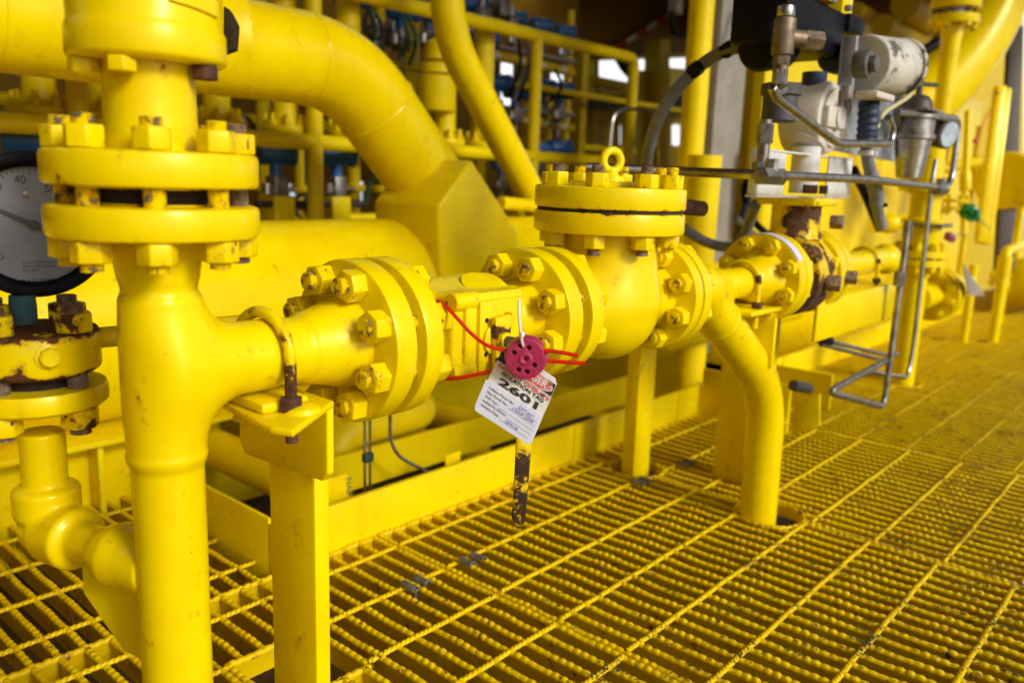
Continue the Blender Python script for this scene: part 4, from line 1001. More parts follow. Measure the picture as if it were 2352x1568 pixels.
flat('far_wall', [(1508, 128), (1518, 128), (1512, 225), (1495, 225), (1480, 190)], X-.6, .1, Y, 'angled lit yellow plate in the opening right of the rail corner', 'wall panel')
flat('far_wall', [(1340, 195), (1450, 205), (1450, 222), (1340, 222)], X-.7, .1, Y, 'bright yellow panel seen through the far opening', 'wall panel')
flat('far_wall', [(1540, 155), (1700, 170), (1700, 216), (1540, 216)], X-.7, .1, Y, 'bright yellow panel behind the yellow column pipe', 'wall panel')
# sea and far
SK = bpy.data.materials.new('white_haze_sky'); SK.use_nodes = True; n_ = SK.node_tree; n_.nodes.clear()
e_ = n_.nodes.new('ShaderNodeEmission'); e_.inputs[0].default_value = (.97, .98, 1, 1); e_.inputs[1].default_value = 1.25; o_ = n_.nodes.new('ShaderNodeOutputMaterial'); n_.links.new(e_.outputs[0], o_.inputs[0])
m = MB(); k = 24; vs = []
for i in range(k+1):
    a = R(80)+R(125)*i/k
    for z in (-25, 150, 380): vs.append((1400*math.cos(a), 1400*math.sin(a), z))
m.add(vs, [(i*3+j, i*3+3+j, i*3+4+j, i*3+1+j) for i in range(k) for j in (0, 1)])
o = part('sky', m, SK); o['kind'] = 'structure'
m = MB(); m.bx(-2500, 2500, -2500, 2500, -26, -25); o = part('sea', m, plain('sea_water', (.10, .17, .20), .25, 0, .1, .02, 0)); o['kind'] = 'structure'

# ================================================================== RIGHT HAND BACKGROUND
def vp(name, px, py, X, r, z0, z1, mat, lab, cat='pipe', seg=28):
    p = at(px, py, 0, X); m = MB(); m.cyl((p.x, p.y, z0), (p.x, p.y, z1), r, seg); return solo(name, m, mat, lab, cat)
vp('column_pipe', 1591, 300, -1.75, .050, -.3, 2.75, Y, 'tall yellow column pipe right of the bright openings', 'column')
p0, p1 = at(1638, 300, 0, -1.72), at(1690, 300, 0, -1.72)
m = MB(); m.bx(-1.80, -1.72, p0.y, p1.y, -.2, 2.75, .003); m.bx(-1.80, -1.745, p1.y+.0005, p1.y+.10, -.2, 2.74, .002); solo('cable_riser', m, GREYC, 'tall grey steel channel beside the yellow column pipe', 'cable channel')
p0, p1 = at(1735, 300, 0, -1.95), at(1768, 300, 0, -1.95); m = MB(); m.bx(-2.0, -1.95, p0.y, p1.y, -.2, 2.75, .002); m.bx(-2.12, -2.0, p0.y+.06, p0.y+.08, -.2, 2.74); solo('i_beam_column', m, Y, 'yellow steel column right of the grey channel', 'column')
m = MB(); m.tube(catm([at(1745, -10, 0, -1.6), at(1725, 60, 0, -1.6), at(1712, 110, 0, -1.6)], 5), .014, 10); solo('conduit', m, GREYP, 'grey conduit crossing the top of the grey channel', 'conduit')
m = MB(); m.box(at(1552, 10, 0, -2.6), (.06, .07, .11), None, .008); bxo = solo('junction_box', m, GREYC, 'small grey junction box at the top left of the yellow column pipe', 'box')
m = MB(); m.tube(bend([at(1543, 28, 0, -2.6), at(1543, 75, 0, -2.6), at(1572, 82, 0, -2.6)], .05), .016, 10); part('cable', m, BLACK, bxo)
hose = [at(1745, 100, 0, -.92), at(1700, 108, 0, -.95), at(1655, 122, 0, -1.0), at(1605, 155, 0, -1.05), at(1548, 215, 0, -1.1), at(1505, 290, 0, -1.15), at(1486, 370, 0, -1.2), at(1492, 440, 0, -1.25), at(1530, 500, 0, -1.25), at(1575, 528, 0, -1.22), at(1620, 555, 0, -1.2), at(1665, 567, 0, -1.15), at(1700, 558, 0, -1.1), at(1725, 500, 0, -1.05), at(1735, 470, 0, -1.0)]
m = MB(); m.tube(catm(hose, 6), .0155, 14); hz = solo('flexible_conduit', m, GREYP, 'thick grey flexible conduit looping left from the black box of the actuated valve', 'hose')
for q in ((1672, 114, -.98), (1598, 160, -1.05)):
    m = MB(); p = at(*q[:2], 0, q[2]); m.cyl(p-Vector((0, .012, .006)), p+Vector((0, .012, .006)), .018, 14); part('clip', m, BLACK, hz)
m = MB(); m.tube(bend([at(1400, 340, 0, -2.0), at(1408, 258, 0, -2.0), at(1445, 250, 0, -2.0), at(1505, 255, 0, -2.0), at(1515, 380, 0, -2.0)], .08), .008, 10); solo('instrument_tube', m, STEEL, 'bent steel tube loop in front of the bright openings above the lifting eye', 'tube')

# ---- actuated valve in the run
VX = -.8
def A8(px, py, X=-.8): return at(px, py, 0, X)
t = thing('actuated_valve', 'yellow flanged valve with white bracket and black actuator, right of the branch pipe', 'valve', (VX, 2.03, ZR))
def f_av(P):
    d = sdcap(P, (VX, 1.66, ZR-.003), (VX, 1.80, ZR-.003), .036, rr=.002)
    d = smin(d, sdcap(P, (VX, 1.748, ZR), (VX, 1.70, ZR), .068, .038, .002), .02)
    return d
cast('weld_neck', f_av, (VX-.08, 1.66, ZR-.08), (VX+.08, 1.76, ZR+.08), .003, Y, t)
def ydisc(y0, y1, r=.10, mat=Y, nm_='flange'):
    m = MB(); b = .004; L = y1-y0; m.lathe([(0, 0), (r-b, 0), (r, b), (r, L-b), (r-b, L), (0, L)], (VX, y0, ZR), (0, 1, 0), 64); return part(nm_, m, mat, t)
ydisc(1.748, 1.778); ydisc(1.784, 1.814)
m = MB(); m.lathe([(.0995, 0), (.1008, .0005), (.1008, .026), (.0995, .0265)], (VX, 1.749, ZR), (0, 1, 0), 64)
vs, fs = m.v, m.f; m2 = MB(); keep = [f for f in fs if len(f) == 4 and (lambda c: R(28) < math.atan2(c[1], c[0]) < R(100))((sum(vs[i][0] for i in f)/4-VX, sum(vs[i][2] for i in f)/4-ZR))]; m2.v = vs; m2.f = keep; m2.m = [0]*len(keep); part('paper_band', m2, CARDB, t)
ydisc(1.814, 1.864, .082, Y, 'body_end'); ydisc(1.864, 1.955, .098, YP2, 'body'); ydisc(1.955, 1.99, .088, Y, 'body_end')
ydisc(1.992, 2.022); ydisc(2.030, 2.06)
bolting(t, (VX, 0, ZR), (0, 1, 0), .0785, 8, R(22.5), 1.748, 1.814, .033, .019, .010, nm=Y, sm=STUDY); bolting(t, (VX, 0, ZR), (0, 1, 0), .0785, 8, R(22.5), 1.992, 2.06, .033, .019, .010, nm=Y, sm=STUDY)
link('hex_plug', nut_mesh(.034, .034, STUD), t, zto((.9, .3, 0), (VX+.095, 1.90, ZR-.01), .2)); link('hex_plug', nut_mesh(.029, .034, STUD), t, zto((.9, .3, 0), (VX+.09, 2.02, ZR-.005), .2))
link('hex_plug', nut_mesh(.030, .03, STUD), t, zto((1, .2, 0), (VX+.06, 1.985, ZR+.125), .2))
m = MB(); m.lathe([(.065, 0), (.060, .01), (.056, .02), (.056, .075), (.062, .08)], (VX, 1.925, ZR+.085), (0, 0, 1), 40); part('neck', m, YP2, t)
m = MB(); m.bx(VX-.07, VX+.07, 1.855, 2.0, .758, .778, .006); part('top_plate', m, YR, t)
bY = [A8(q, 400, VX+.03).y for q in (1742, 1803, 1903, 1956)]; bz0, bz1 = .782, zrow(VX+.03, bY[1], 347)
m = MB(); m.bx(VX+.008, VX+.03, bY[0], bY[0]+.006, bz0, bz1, .002); m.bx(VX+.0255, VX+.030, bY[0]+.0065, bY[1], bz0, bz1-.005, .002)
m.bx(VX+.024, VX+.030, bY[2], bY[3], bz0, bz1-.005, .002); m.bx(VX+.008, VX+.0235, bY[3]-.006, bY[3], bz0, bz1-.005, .002)
m.bx(VX+.004, VX+.031, bY[0]+.007, bY[3], bz1-.0045, bz1, .0015); m.bx(VX+.004, VX+.032, bY[0], bY[3], bz0-.006, bz0-.001, .0015); part('bracket', m, WHITE, t)
m = MB(); m.cyl((VX+.01, 1.925, .786), (VX+.01, 1.925, .892), .032, 28); part('shaft', m, WHITE, t)
for dy in (-.06, -.025, .035): m = MB(); m.cyl((VX+.045, 1.925+dy, .786), (VX+.045, 1.925+dy, .806), .010, 6); part('bracket_bolt', m, RUST, t)
cG = A8(1868, 272)
m = MB(); m.cyl(cG-Vector((.055, 0, 0)), cG+Vector((.045, 0, 0)), .082, 48, b=.012); m.cyl(cG-Vector((0, .04, .07)), cG+Vector((0, .04, .05)), .05, 20, b=.01); part('gear_case', m, CREAM, t)
m = MB(); m.cyl(cG+Vector((.045, 0, 0)), cG+Vector((.052, 0, 0)), .066, 40, b=.003); m.box(cG+Vector((.055, 0, 0)), (.014, .13, .048), None, .006); m.cyl(cG+Vector((.05, 0, 0)), cG+Vector((.068, 0, 0)), .026, 24, b=.003); part('gear_cover', m, CREAM, t)
m = MB(); p = A8(1868, 208); m.cyl(p-Vector((0, 0, .03)), p+Vector((0, 0, .04)), .028, 12); part('coupling', m, NAVY, t)
p0 = A8(1790, 110); p1 = A8(1945, 105)
m = MB(); m.bx(VX-.11, VX+.02, p0.y-.02, p1.y-.07, 1.10, 1.205, .010); m.cyl(A8(1735, 112, -.86), A8(1800, 108, -.86), .05, 24, b=.02); m.box(A8(1762, 80, -.84), (.06, .09, .05), None, .01)
m.bx(VX-.03, VX+.03, p1.y-.075, p1.y+.03, 1.165, 1.205, .006); part('switch_box', m, BLACK, t)
m = MB(); p = A8(1925, 135); m.cyl(p-Vector((0, .045, 0)), p+Vector((0, .02, 0)), .037, 24, b=.01); part('blue_plug', m, NAVY, t)
m = MB(); p = A8(1868, 40); q = A8(1945, 30); m.cyl((VX-.04, p.y, 1.208), (VX-.04, p.y, 1.6), .072, 36); part('actuator_cylinder', m, Y, t)
m = MB(); m.bx(VX-.1, VX-.0, q.y-.03, q.y+.035, 1.208, 1.6, .004); part('actuator_plate', m, Y, t)
m = MB(); m.lathe([(.0725, 0), (.0732, .0), (.0732, .045), (.0725, .045)], (VX-.04, p.y, 1.225), (0, 0, 1), 36)
vs, fs = m.v, m.f; m2 = MB(); keep = [f for f in fs if len(f) == 4 and R(-85) < math.atan2(sum(vs[i][1] for i in f)/4-p.y, sum(vs[i][0] for i in f)/4-VX+.04) < R(-5)]; m2.v = vs; m2.f = keep; m2.m = [0]*len(keep); part('dark_nameplate', m2, plain('dark_nameplate', (.03, .03, .05), .4), t)
# brass relief fitting
fb = thing('brass_fitting', 'tarnished brass tee fitting standing in front of the black actuator box', 'pipe fitting', A8(1805, 200, -.72))
p = A8(1808, 0, -.72); xx, yy = p.x, p.y
def zr(py): return zrow(xx, yy, py)
m = MB(); m.cyl((xx, yy, zr(128)), (xx, yy, zr(42)), .021, 20, b=.003); m.cyl((xx, yy, zr(85)), (xx+.028, yy+.035, zr(88)), .016, 16); m.cyl((xx+.026, yy+.033, zr(88)), (xx+.05, yy+.062, zr(90)), .0185, 6, b=.002); m.cyl((xx, yy, zr(150)), (xx, yy, zr(128)), .016, 6); m.cyl((xx, yy, zr(172)), (xx, yy, zr(150)), .014, 12); part('tee', m, BRASS, fb)
m = MB(); m.cyl((xx, yy, zr(40)), (xx, yy, zr(14)), .0165, 20, b=.003); part('cap', m, STEEL, fb)
m = MB(); m.lathe([(.010, 0), (.015, .003), (.015, .03), (.010, .034), (.010, .05)], (xx, yy, zr(198)), (0, 0, 1), 6); part('compression_nut', m, STEELD, fb)
m = MB(); p = A8(1792, 240, -.74); m.lathe([(.030, 0), (.034, .003), (.034, .05), (.040, .053), (.040, .072), (.036, .075)], (p.x, p.y, p.z-.035), (0, 0, 1), 28); sv_ = solo('vent_valve', m, plain('dark_grey_cap', (.07, .065, .07), .6), 'dark grey round valve cap left of the cream gear case', 'valve')
m = MB(); p = A8(1785, 0, -.74)
for (a, b, r, sg) in ((395, 372, .020, 6), (372, 330, .012, 16), (330, 285, .0165, 6), (285, 275, .012, 16)): m.cyl((p.x, p.y, zrow(p.x, p.y, a)), (p.x, p.y, zrow(p.x, p.y, b)), r, sg)
solo('tube_riser', m, STEELD, 'upright steel fittings between the horizontal tube and the dark grey cap', 'tube fitting')
# silver plate with transmitter
t = thing('instrument_stand', 'bent stainless plate carrying the flaking cream instrument housing', 'panel', A8(1990, 230, -.78))
a, b = A8(1940, 84, -.78), A8(2066, 100, -.78); c, d = A8(2062, 372, -.78), A8(1914, 348, -.78)
m = MB(); PX = -.762
m.prism([A8(1938, 84, PX), A8(2078, 150, PX), A8(2058, 372, PX), A8(1912, 346, PX)], (-.005, 0, 0), .001); m.prism([A8(1912, 346, PX)+Vector((.0005, 0, 0)), A8(1938, 84, PX)+Vector((.0005, 0, 0)), A8(1943, 84, PX)+Vector((.0005, 0, 0)), A8(1917, 346, PX)+Vector((.0005, 0, 0))], (.03, 0, 0), .001); part('plate', m, plain('bright_sheet_steel', (.60, .62, .68), .38, .65, .3, 22, .2), t)
t = thing('instrument_housing', 'round cream instrument housing with flaking paint beside the black actuator box', 'instrument', A8(2010, 160, -.72))
ca_ = A8(1955, 145, -.74); cb_ = A8(2062, 155, -.70); ax_ = (cb_-ca_).normalized()
ca_ = ca_.lerp(cb_, .25); m = MB(); m.cyl(ca_, cb_, .066, 44, b=.008); part('housing', m, CREAMP, t)
m = MB(); m.cyl(cb_+ax_*.002, cb_+ax_*.018, .069, 44, b=.004); m.cyl(cb_+ax_*.018, cb_+ax_*.026, .045, 30, b=.003); part('cover', m, CREAMP, t)
p = A8(1996, 148, -.67); m = MB(); m.cyl(p-Vector((.03, 0, 0)), p+Vector((.003, 0, 0)), .030, 28, b=.004); m.cyl(p, p+Vector((.018, 0, 0)), .019, 6, b=.003); part('plug', m, plain('grey_plug', (.13, .125, .12), .5, .2), t)
m = MB(); p = A8(2045, 225, -.70); m.box(A8(2010, 222, -.68), (.05, .12, .015), None, .004); part('foot', m, CREAM, t)
bt = MB(); ps = [(1996, 232), (1996, 240), (1995, 262), (1994, 285), (1992, 305), (1990, 322)]
P_ = [A8(x, y, -.70) for x, y in ps]; n_ = 22; pts = []; rs = []
for i in range(n_+1):
    f = i/n_*(len(P_)-1); k = min(int(f), len(P_)-2); pts.append(P_[k].lerp(P_[k+1], f-k)); rs.append(.0235+.0018*math.sin(i*1.7))
bt.tube(pts, rs, 20); gl = solo('cable_boot', bt, NAVY, 'ribbed dark blue rubber boot hanging under the cream instrument housing', 'cable boot')
m = MB(); m.tube(catm([A8(1990, 320, -.72), A8(1992, 360, -.72), A8(2000, 400, -.72), A8(2012, 440, -.72), A8(2016, 480, -.72), A8(2025, 522, -.72)], 6), [.015]*12+[.018]*12+[.014]*7, 12); solo('wrapped_cable', m, GREYP, 'grey taped cable hanging from the dark blue boot', 'cable')
m = MB(); m.tube(catm([A8(1960, 390, -1.0), A8(1985, 440, -1.0), A8(2010, 500, -1.0), A8(2020, 525, -1.0)], 6), .016, 12); solo('cable', m, BLACK, 'thick black cable behind the grey taped cable', 'cable')
m = MB(); m.tube(catm([A8(2088, 135, -.68), A8(2102, 170, -.68), A8(2092, 215, -.68), A8(2060, 240, -.68), A8(2030, 260, -.68), A8(2014, 295, -.68)], 7), .0055, 10); solo('earth_wire', m, plain('cream_wire', (.55, .48, .25), .5, 0, .1), 'thin cream wire curving from the cream instrument housing', 'wire')
for i, (pts_, lab, mt) in enumerate((([(1725, 400), (1710, 440), (1725, 500), (1770, 545)], 'black cable looping left of the white bracket', BLACK), ([(1745, 400), (1712, 470), (1700, 545)], 'dark blue cable crossing the black loop left of the white bracket', NAVY), ([(1690, 500), (1720, 530), (1760, 560)], 'grey cable low beside the yellow valve flange', GREYP))):
    m = MB(); m.tube(catm([A8(x, y, -1.15) for x, y in pts_], 8), .011, 10); solo('cable', m, mt, lab, 'cable')
# regulator
t = thing('air_filter_regulator', 'stainless filter regulator with tapered bowl and tee handle on top', 'regulator', A8(2100, 300, -.70))
p = A8(2100, 300, -.70); x_, y_ = p.x, p.y
def zq(py): return zrow(x_, y_, py)
m = MB(); m.lathe([(.012, 0), (.032, .004), (.044, .09), (.048, .115), (.048, zq(322)-zq(412))], (x_-.0, y_, zq(412)), (0, 0, 1), 36); part('bowl', m, STEEL, t)
m = MB(); m.lathe([(.05, 0), (.054, .003), (.054, .014), (.048, .016), (.048, zq(275)-zq(322)), (.055, zq(275)-zq(322)+.002), (.055, zq(265)-zq(322))], (x_, y_, zq(322)), (0, 0, 1), 36); part('body', m, STEELD, t)
m = MB(); m.lathe([(.040, 0), (.036, .03), (.025, .045), (.008, .05), (.008, .125)], (x_+.0, y_, zq(262)), (0, 0, 1), 28); m.cyl(A8(2102, 192, -.70), A8(2152, 196, -.70), .006, 10); m.cyl(A8(2088, 178, -.70), A8(2108, 176, -.70), .006, 10); part('tee_handle', m, plain('brown_knob', (.06, .045, .04), .5), t)
m = MB(); m.box((x_+.01, y_-.02, zq(256)), (.08, .13, .006), None, .001); part('mount_plate', m, STEELD, t)
t = thing('small_gauge', 'small dark bodied gauge with white face beside the steel regulator', 'gauge', A8(2168, 305, -.70))
g0 = A8(2150, 303, -.72); g1 = A8(2180, 309, -.68); m = MB(); m.cyl(g0, g1, .043, 32, b=.004); part('case', m, plain('gauge_case', (.07, .055, .05), .5), t); m = MB(); gx = (g1-g0).normalized(); m.cyl(g1, g1+gx*.003, .035, 28); part('face', m, plain('pale_face', (.5, .6, .72), .3), t)
def TB(lab, pts, r=.0085, mt=None, rad=.045, X=-.68, nm_='steel_tube', cat='tube'):
    m = MB(); m.tube(bend([at(x, y, 0, (X if len(q) == 0 else q[0])) for x, y, *q in pts], rad, 7), r, 14); return solo(nm_, m, mt or STEEL, lab, cat)
TB('long horizontal steel tube behind the check valve lid running right to the loop', [(1345, 384, -1.0), (1560, 394, -.86), (1760, 402), (1990, 412), (2060, 420), (2160, 432), (2185, 420), (2203, 275), (2135, 262), (2060, 258)], .0095)
for (px, py, lab) in ((1770, 403, 'steel tube union left of the white bracket shaft'), (2160, 434, 'steel tube union at the lower right corner of the tube loop')):
    p = at(px, py, 0, -.68); m = MB(); m.cyl(p-Vector((0, .045, .002)), p+Vector((0, .045, -.002)), .0175, 6, b=.003); m.cyl(p-Vector((0, 0, .0)), p+Vector((0, 0, .03)), .013, 8); solo('tube_union', m, STEELD, lab, 'tube fitting')
TB('steel tube sloping from the brass fitting across the cream gear case', [(1800, 205), (1782, 215), (1772, 198), (1782, 225), (1925, 330), (2045, 330), (2052, 300), (2040, 270)], .0085, X=-.66, rad=.03)
TB('slim steel tube falling from the union to a loop near the floor', [(2150, 368), (2140, 420), (2098, 795), (2085, 868), (1985, 852), (2042, 822), (2060, 812)], .0075, X=-.72, rad=.05)
TB('flexible steel hose hanging in front of the far standpipe and looping back', [(2086, 508), (2080, 560), (2062, 690), (2048, 800), (2030, 935), (1902, 900), (2034, 828)], .0088, mt=STEELD, X=-.70, rad=.05)
m = MB(); p = A8(2066, 640, -.70); m.cyl(p-Vector((0, 0, .02)), p+Vector((0, 0, .02)), .016, 6); solo('hose_fitting', m, STEELD, 'steel hexagon fitting half way down the hanging flexible hose', 'tube fitting')
m = MB(); m.cyl(A8(2086, 515, -.7), A8(2084, 545, -.7), .013, 6); solo('hose_fitting', m, STEELD, 'small steel fitting on top of the hanging flexible hose', 'tube fitting')
TB('dull steel rod pair end running left to the black connector', [(1880, 778), (2035, 815)], .006, mt=STEELD, X=-.78); TB('lower dull steel rod under the black connector', [(1885, 790), (2030, 828)], .006, mt=STEELD, X=-.78)
m = MB(); m.cyl(A8(1878, 775, -.78), A8(1905, 783, -.78), .014, 14, b=.003); solo('connector', m, BLACK, 'small black connector under the actuated valve', 'connector')
# valve bracket and supports
t = thing('support_bracket', 'yellow angle bracket under the actuated valve with rusty u bolt', 'bracket', (-.76, 2.3, .5))
m = MB(); m.bx(-.90, -.735, 2.10, 2.55, .527, .537, .002); part('top_plate', m, Y, t)
m = MB(); m.bx(-.742, -.734, 1.95, 2.56, .435, .5365, .002); part('hanging_plate', m, Y, t)
t = thing('support_bracket', 'yellow angle bracket just right of the sloping pipe leg', 'bracket', (-.75, 1.68, .5))
m = MB(); m.bx(-.90, -.738, 1.60, 1.76, .532, .542, .002); m.bx(-.90, -.748, 1.745, 1.7595, .40, .5315, .002); part('plate', m, Y, t)
for (yy_, lab) in ((1.665, 'rusty yellow u bolt over the pipe right of the wye'), (2.43, 'rusty yellow u bolt over the pipe past the actuated valve')):
    t = thing('u_bolt', lab, 'u bolt', (VX, yy_, .54)); m = MB(); m.tube([(VX+.042, yy_, .50)]+[(VX+.042*math.cos(PI*i/16), yy_, ZR+.042*math.sin(PI*i/16)) for i in range(17)]+[(VX-.042, yy_, .50)], .0058, 12); part('rod', m, YRR, t)
    link('nut', nut_mesh(.020, .013, RUST), t, zto((0, 0, 1), (VX+.042, yy_, .543), .4))
m = MB(); m.cyl((VX, 2.06, ZR), (VX, 2.62, ZR), .034, 36); m.sphere((VX, 2.62, ZR), .046, 24); m.lathe([(.066, 0), (.05, .03), (.035, .06)], (VX, 2.06, ZR), (0, 1, 0), 32); solo('pipe_end', m, Y, 'short yellow pipe with rounded end past the actuated valve', 'pipe')
p = at(1890, 790, 0, -.95)
m = MB(); m.bx(-1.02, -.90, 2.05, 2.09, -.3, .50, .003); m.bx(-.90, -.892, 2.02, 2.12, -.3, .5, .002); solo('support_post', m, Y, 'yellow flanged post below the actuated valve', 'post')
m = MB(); m.prism([at(1822, 930, 1, 2.25), at(1882, 905, 1, 2.25), at(1882, 975, 1, 2.25), at(1818, 1000, 1, 2.25)], (0, .01, 0), .001); solo('kick_plate', m, Y, 'pale yellow plate on the grating right of the sloping pipe leg', 'plate')
m = MB(); m.cyl(at(1822, 885, 0, -.95), at(1858, 892, 0, -.95), .017, 18, b=.003); solo('rubber_plug', m, plain('dark_grey_rubber', (.07, .07, .08), .6), 'grey cylinder lying beside the sloping pipe leg', 'plug')
# beams behind lower right
m = MB(); m.bx(-1.6, -1.05, 3.0, 3.012, .0, .13); solo('steel_beam', m, Y, 'low yellow beam across the grating behind the actuated valve', 'beam')
m = MB(); m.bx(-1.36, -1.04, 2.6, 2.615, -.1, .16, .002); solo('steel_beam', m, Y, 'short yellow beam just left of the far standpipe foot', 'beam')
m = MB(); m.bx(-1.30, -1.26, 2.85, 2.87, -.1, .45); solo('support_post', m, Y, 'thin yellow post behind the actuated valve bracket', 'post')
m = MB(); m.bx(-1.75, -1.70, 3.6, 7.5, -.1, 1.5); solo('equipment_box', m, Y, 'large yellow equipment wall behind the far standpipe', 'wall')
for p, q, r_, lab in (((-1.38, 2.3, .30), (-1.38, 3.4, .30), .05, 'low horizontal yellow pipe behind the actuated valve'), ((-1.5, 2.75, -.1), (-1.5, 2.75, .9), .06, 'upright yellow pipe stub behind the actuated valve'), ((-1.53, 2.0, .45), (-1.53, 3.4, .45), .055, 'upper horizontal yellow pipe behind the actuated valve')):
    m = MB(); m.cyl(p, q, r_, 24); solo('skid_pipe', m, YF, lab, 'pipe')
# ---- far standpipe
t = thing('standpipe', 'yellow standpipe rising from the far grating with stacked flanges', 'pipe', (-1.0, 3.70, 0))
sx_, sy_ = -1.0, 3.70
m = MB(); m.cyl((sx_, sy_, -.3), (sx_, sy_, .46), .046, 32); part('pipe', m, Y, t)
m = MB(); m.lathe([(0, 0), (.105, 0), (.105, .026), (0, .026)], (sx_, sy_, .50), (0, 0, 1), 40); m.lathe([(.05, -.05), (.07, 0)], (sx_, sy_, .50), (0, 0, 1), 28); part('flange', m, Y, t)
m = MB(); m.lathe([(0, 0), (.105, 0), (.105, .026), (0, .026)], (sx_, sy_, .538), (0, 0, 1), 40); part('flange', m, Y, t)
bolting(t, (sx_, sy_, 0), (0, 0, 1), .082, 8, .2, .5, .564, .034, .022, .010, nm=YR, sm=YR)
m = MB(); m.lathe([(.06, 0), (.075, .03), (.075, .10), (.085, .11), (.085, .125), (.06, .13), (.06, .22), (.08, .23), (.08, .25)], (sx_, sy_, .564), (0, 0, 1), 32); part('valve_body', m, Y, t)
m = MB(); m.bx(sx_-.02, sx_+.10, sy_-.10, sy_+.06, .66, .675, .003); part('stop_plate', m, STEELD, t)
m = MB(); m.lathe([(0, 0), (.11, 0), (.11, .02), (0, .02)], (sx_, sy_, .80), (0, 0, 1), 36); m.lathe([(0, 0), (.11, 0), (.11, .02), (0, .02)], (sx_, sy_, .828), (0, 0, 1), 36); m.cyl((sx_, sy_, .848), (sx_, sy_, 1.0), .05, 28); part('upper_flange', m, YR, t)
t = thing('side_flange', 'yellow bolted flange pair facing left, right of the far standpipe', 'pipe flange', (-.98, 3.95, .40))
for y0 in (3.92, 3.985):
    m = MB(); m.lathe([(0, 0), (.115, 0), (.118, .004), (.118, .026), (0, .028)], (-.99, y0, .36), (0, 1, 0), 44); part('flange', m, Y, t)
bolting(t, (-.99, 0, .36), (0, 1, 0), .09, 8, .3, 3.92, 4.013, .036, .022, .010, nm=Y, sm=YR)
m = MB(); m.cyl((-.99, 3.72, .36), (-.99, 4.5, .36), .055, 28); part('neck', m, Y, t)
m = MB(); m.prism([at(2212, 605, 0, -.85), at(2262, 678, 0, -.85), at(2225, 678, 0, -.85)], (-.004, 0, 0)); solo('triangular_plate', m, GREYC, 'grey triangular plate right of the side flange pair', 'plate')
for (px, py, top, r_, lab) in ((2212, 783, .42, .024, 'short yellow standpipe on the far grating, left of its taller twin'), (2280, 783, .50, .027, 'taller of two yellow standpipes on the far grating at the right')):
    g = at(px, py, 2, 0); m = MB(); pts_ = [(g.x, g.y, -.2), (g.x, g.y, top)] if px < 2250 else bend([(g.x, g.y, -.2), (g.x, g.y, top), (g.x+.0, g.y+.7, top+.02)], .05)
    m.tube(pts_, r_, 20)
    if px > 2250: m.cyl((g.x, g.y, top-.13), (g.x, g.y, top-.03), r_*1.35, 20); m.cyl((g.x, g.y+.22, top), (g.x, g.y+.22, top+.28), r_*.7, 14); m.box((g.x, g.y+.22, top+.30), (.09, .1, .1), None, .008)
    solo('standpipe', m, Y, lab, 'pipe')
def pipeD(name, pts, rpx, D, mat, lab, cat='pipe', rad=.1, seg=28):
    P_ = [dp(x, y, D if not q else q[0]) for x, y, *q in pts]; m = MB(); m.tube(bend(P_, rad, 12), rpx*D/1899, seg); return solo(name, m, mat, lab, cat)
pipeD('slim_pipe', [(2224, 255), (2218, 400), (2214, 540)], 8, 4.6, Y, 'slim upright yellow pipe with swollen joints right of the tube loop'); 
m = MB(); m.cyl(dp(2217.5, 395, 4.6), dp(2217, 438, 4.6), .032, 14, b=.006); solo('pipe_joint', m, Y, 'swollen joint on the slim upright yellow pipe', 'pipe fitting')
m = MB(); m.prism([dp(2292, 195, 5), dp(2314, 198, 5), dp(2268, 560, 5), dp(2246, 555, 5)], Vector(fwd)*.05, .003); m.prism([dp(2312, 200, 5.06), dp(2325, 204, 5.06), dp(2280, 560, 5.06), dp(2268, 560, 5.06)], Vector(fwd)*.05, .003); solo('angle_post', m, YR, 'tall leaning yellow angle section near the right edge', 'post')
m = MB(); m.prism([dp(2322, 60, 5.4), dp(2352, 60, 5.4), dp(2330, 620, 5.4), dp(2290, 620, 5.4)], Vector(fwd)*.05, .003); solo('grey_column', m, plain('dark_column', (.07, .055, .045), .6), 'dark grey column behind the leaning yellow angle', 'column')
ep = at(2262, 40, 0, -1.9)
pipeD('elbow_pipe', [(2330, -220), (2268, 40), (2160, 200), (1960, 320), (1800, 380)], 78, 5.0, Y, 'very large yellow pipe elbow in the top right corner', rad=.6, seg=56)
# flanged upright top right
t = thing('flanged_pipe', 'upright yellow pipe with flange pair at the top right, in front of the large elbow', 'pipe', dp(2190, 60, 4.2))
p = dp(2188, 60, 4.2); x_, y_ = p.x, p.y
def zz(py): return zrow(x_, y_, py)
m = MB(); m.lathe([(.042, zz(450)), (.042, zz(175)), (.047, zz(95)), (.052, zz(78)), (.052, zz(60))], (x_, y_, 0), (0, 0, 1), 30); part('pipe', m, Y, t)
for a, b in ((57, 38), (22, 0)): m = MB(); m.lathe([(0, zz(a)), (.115, zz(a)), (.118, zz(a)+.005), (.118, zz(b)), (0, zz(b))], (x_, y_, 0), (0, 0, 1), 36); part('flange', m, Y, t)
m = MB(); m.cyl((x_, y_, zz(38)), (x_, y_, zz(22)), .08, 24); part('gasket', m, STEELD, t)
m = MB(); m.cyl((x_, y_, zz(0)), (x_, y_, zz(-80)), .06, 24); part('upper_pipe', m, Y, t)
bolting(t, (x_, y_, 0), (0, 0, 1), .095, 6, .5, zz(57), zz(0), .032, .02, .01, nm=YR, sm=STUD)
m = MB(); m.tube(catm([dp(2158, 96, 4.6), dp(2120, 118, 4.6), dp(2092, 130, 4.6)], 6), .03, 12); solo('cable', m, BLACK, 'thick black cable behind the cream instrument housing', 'cable')
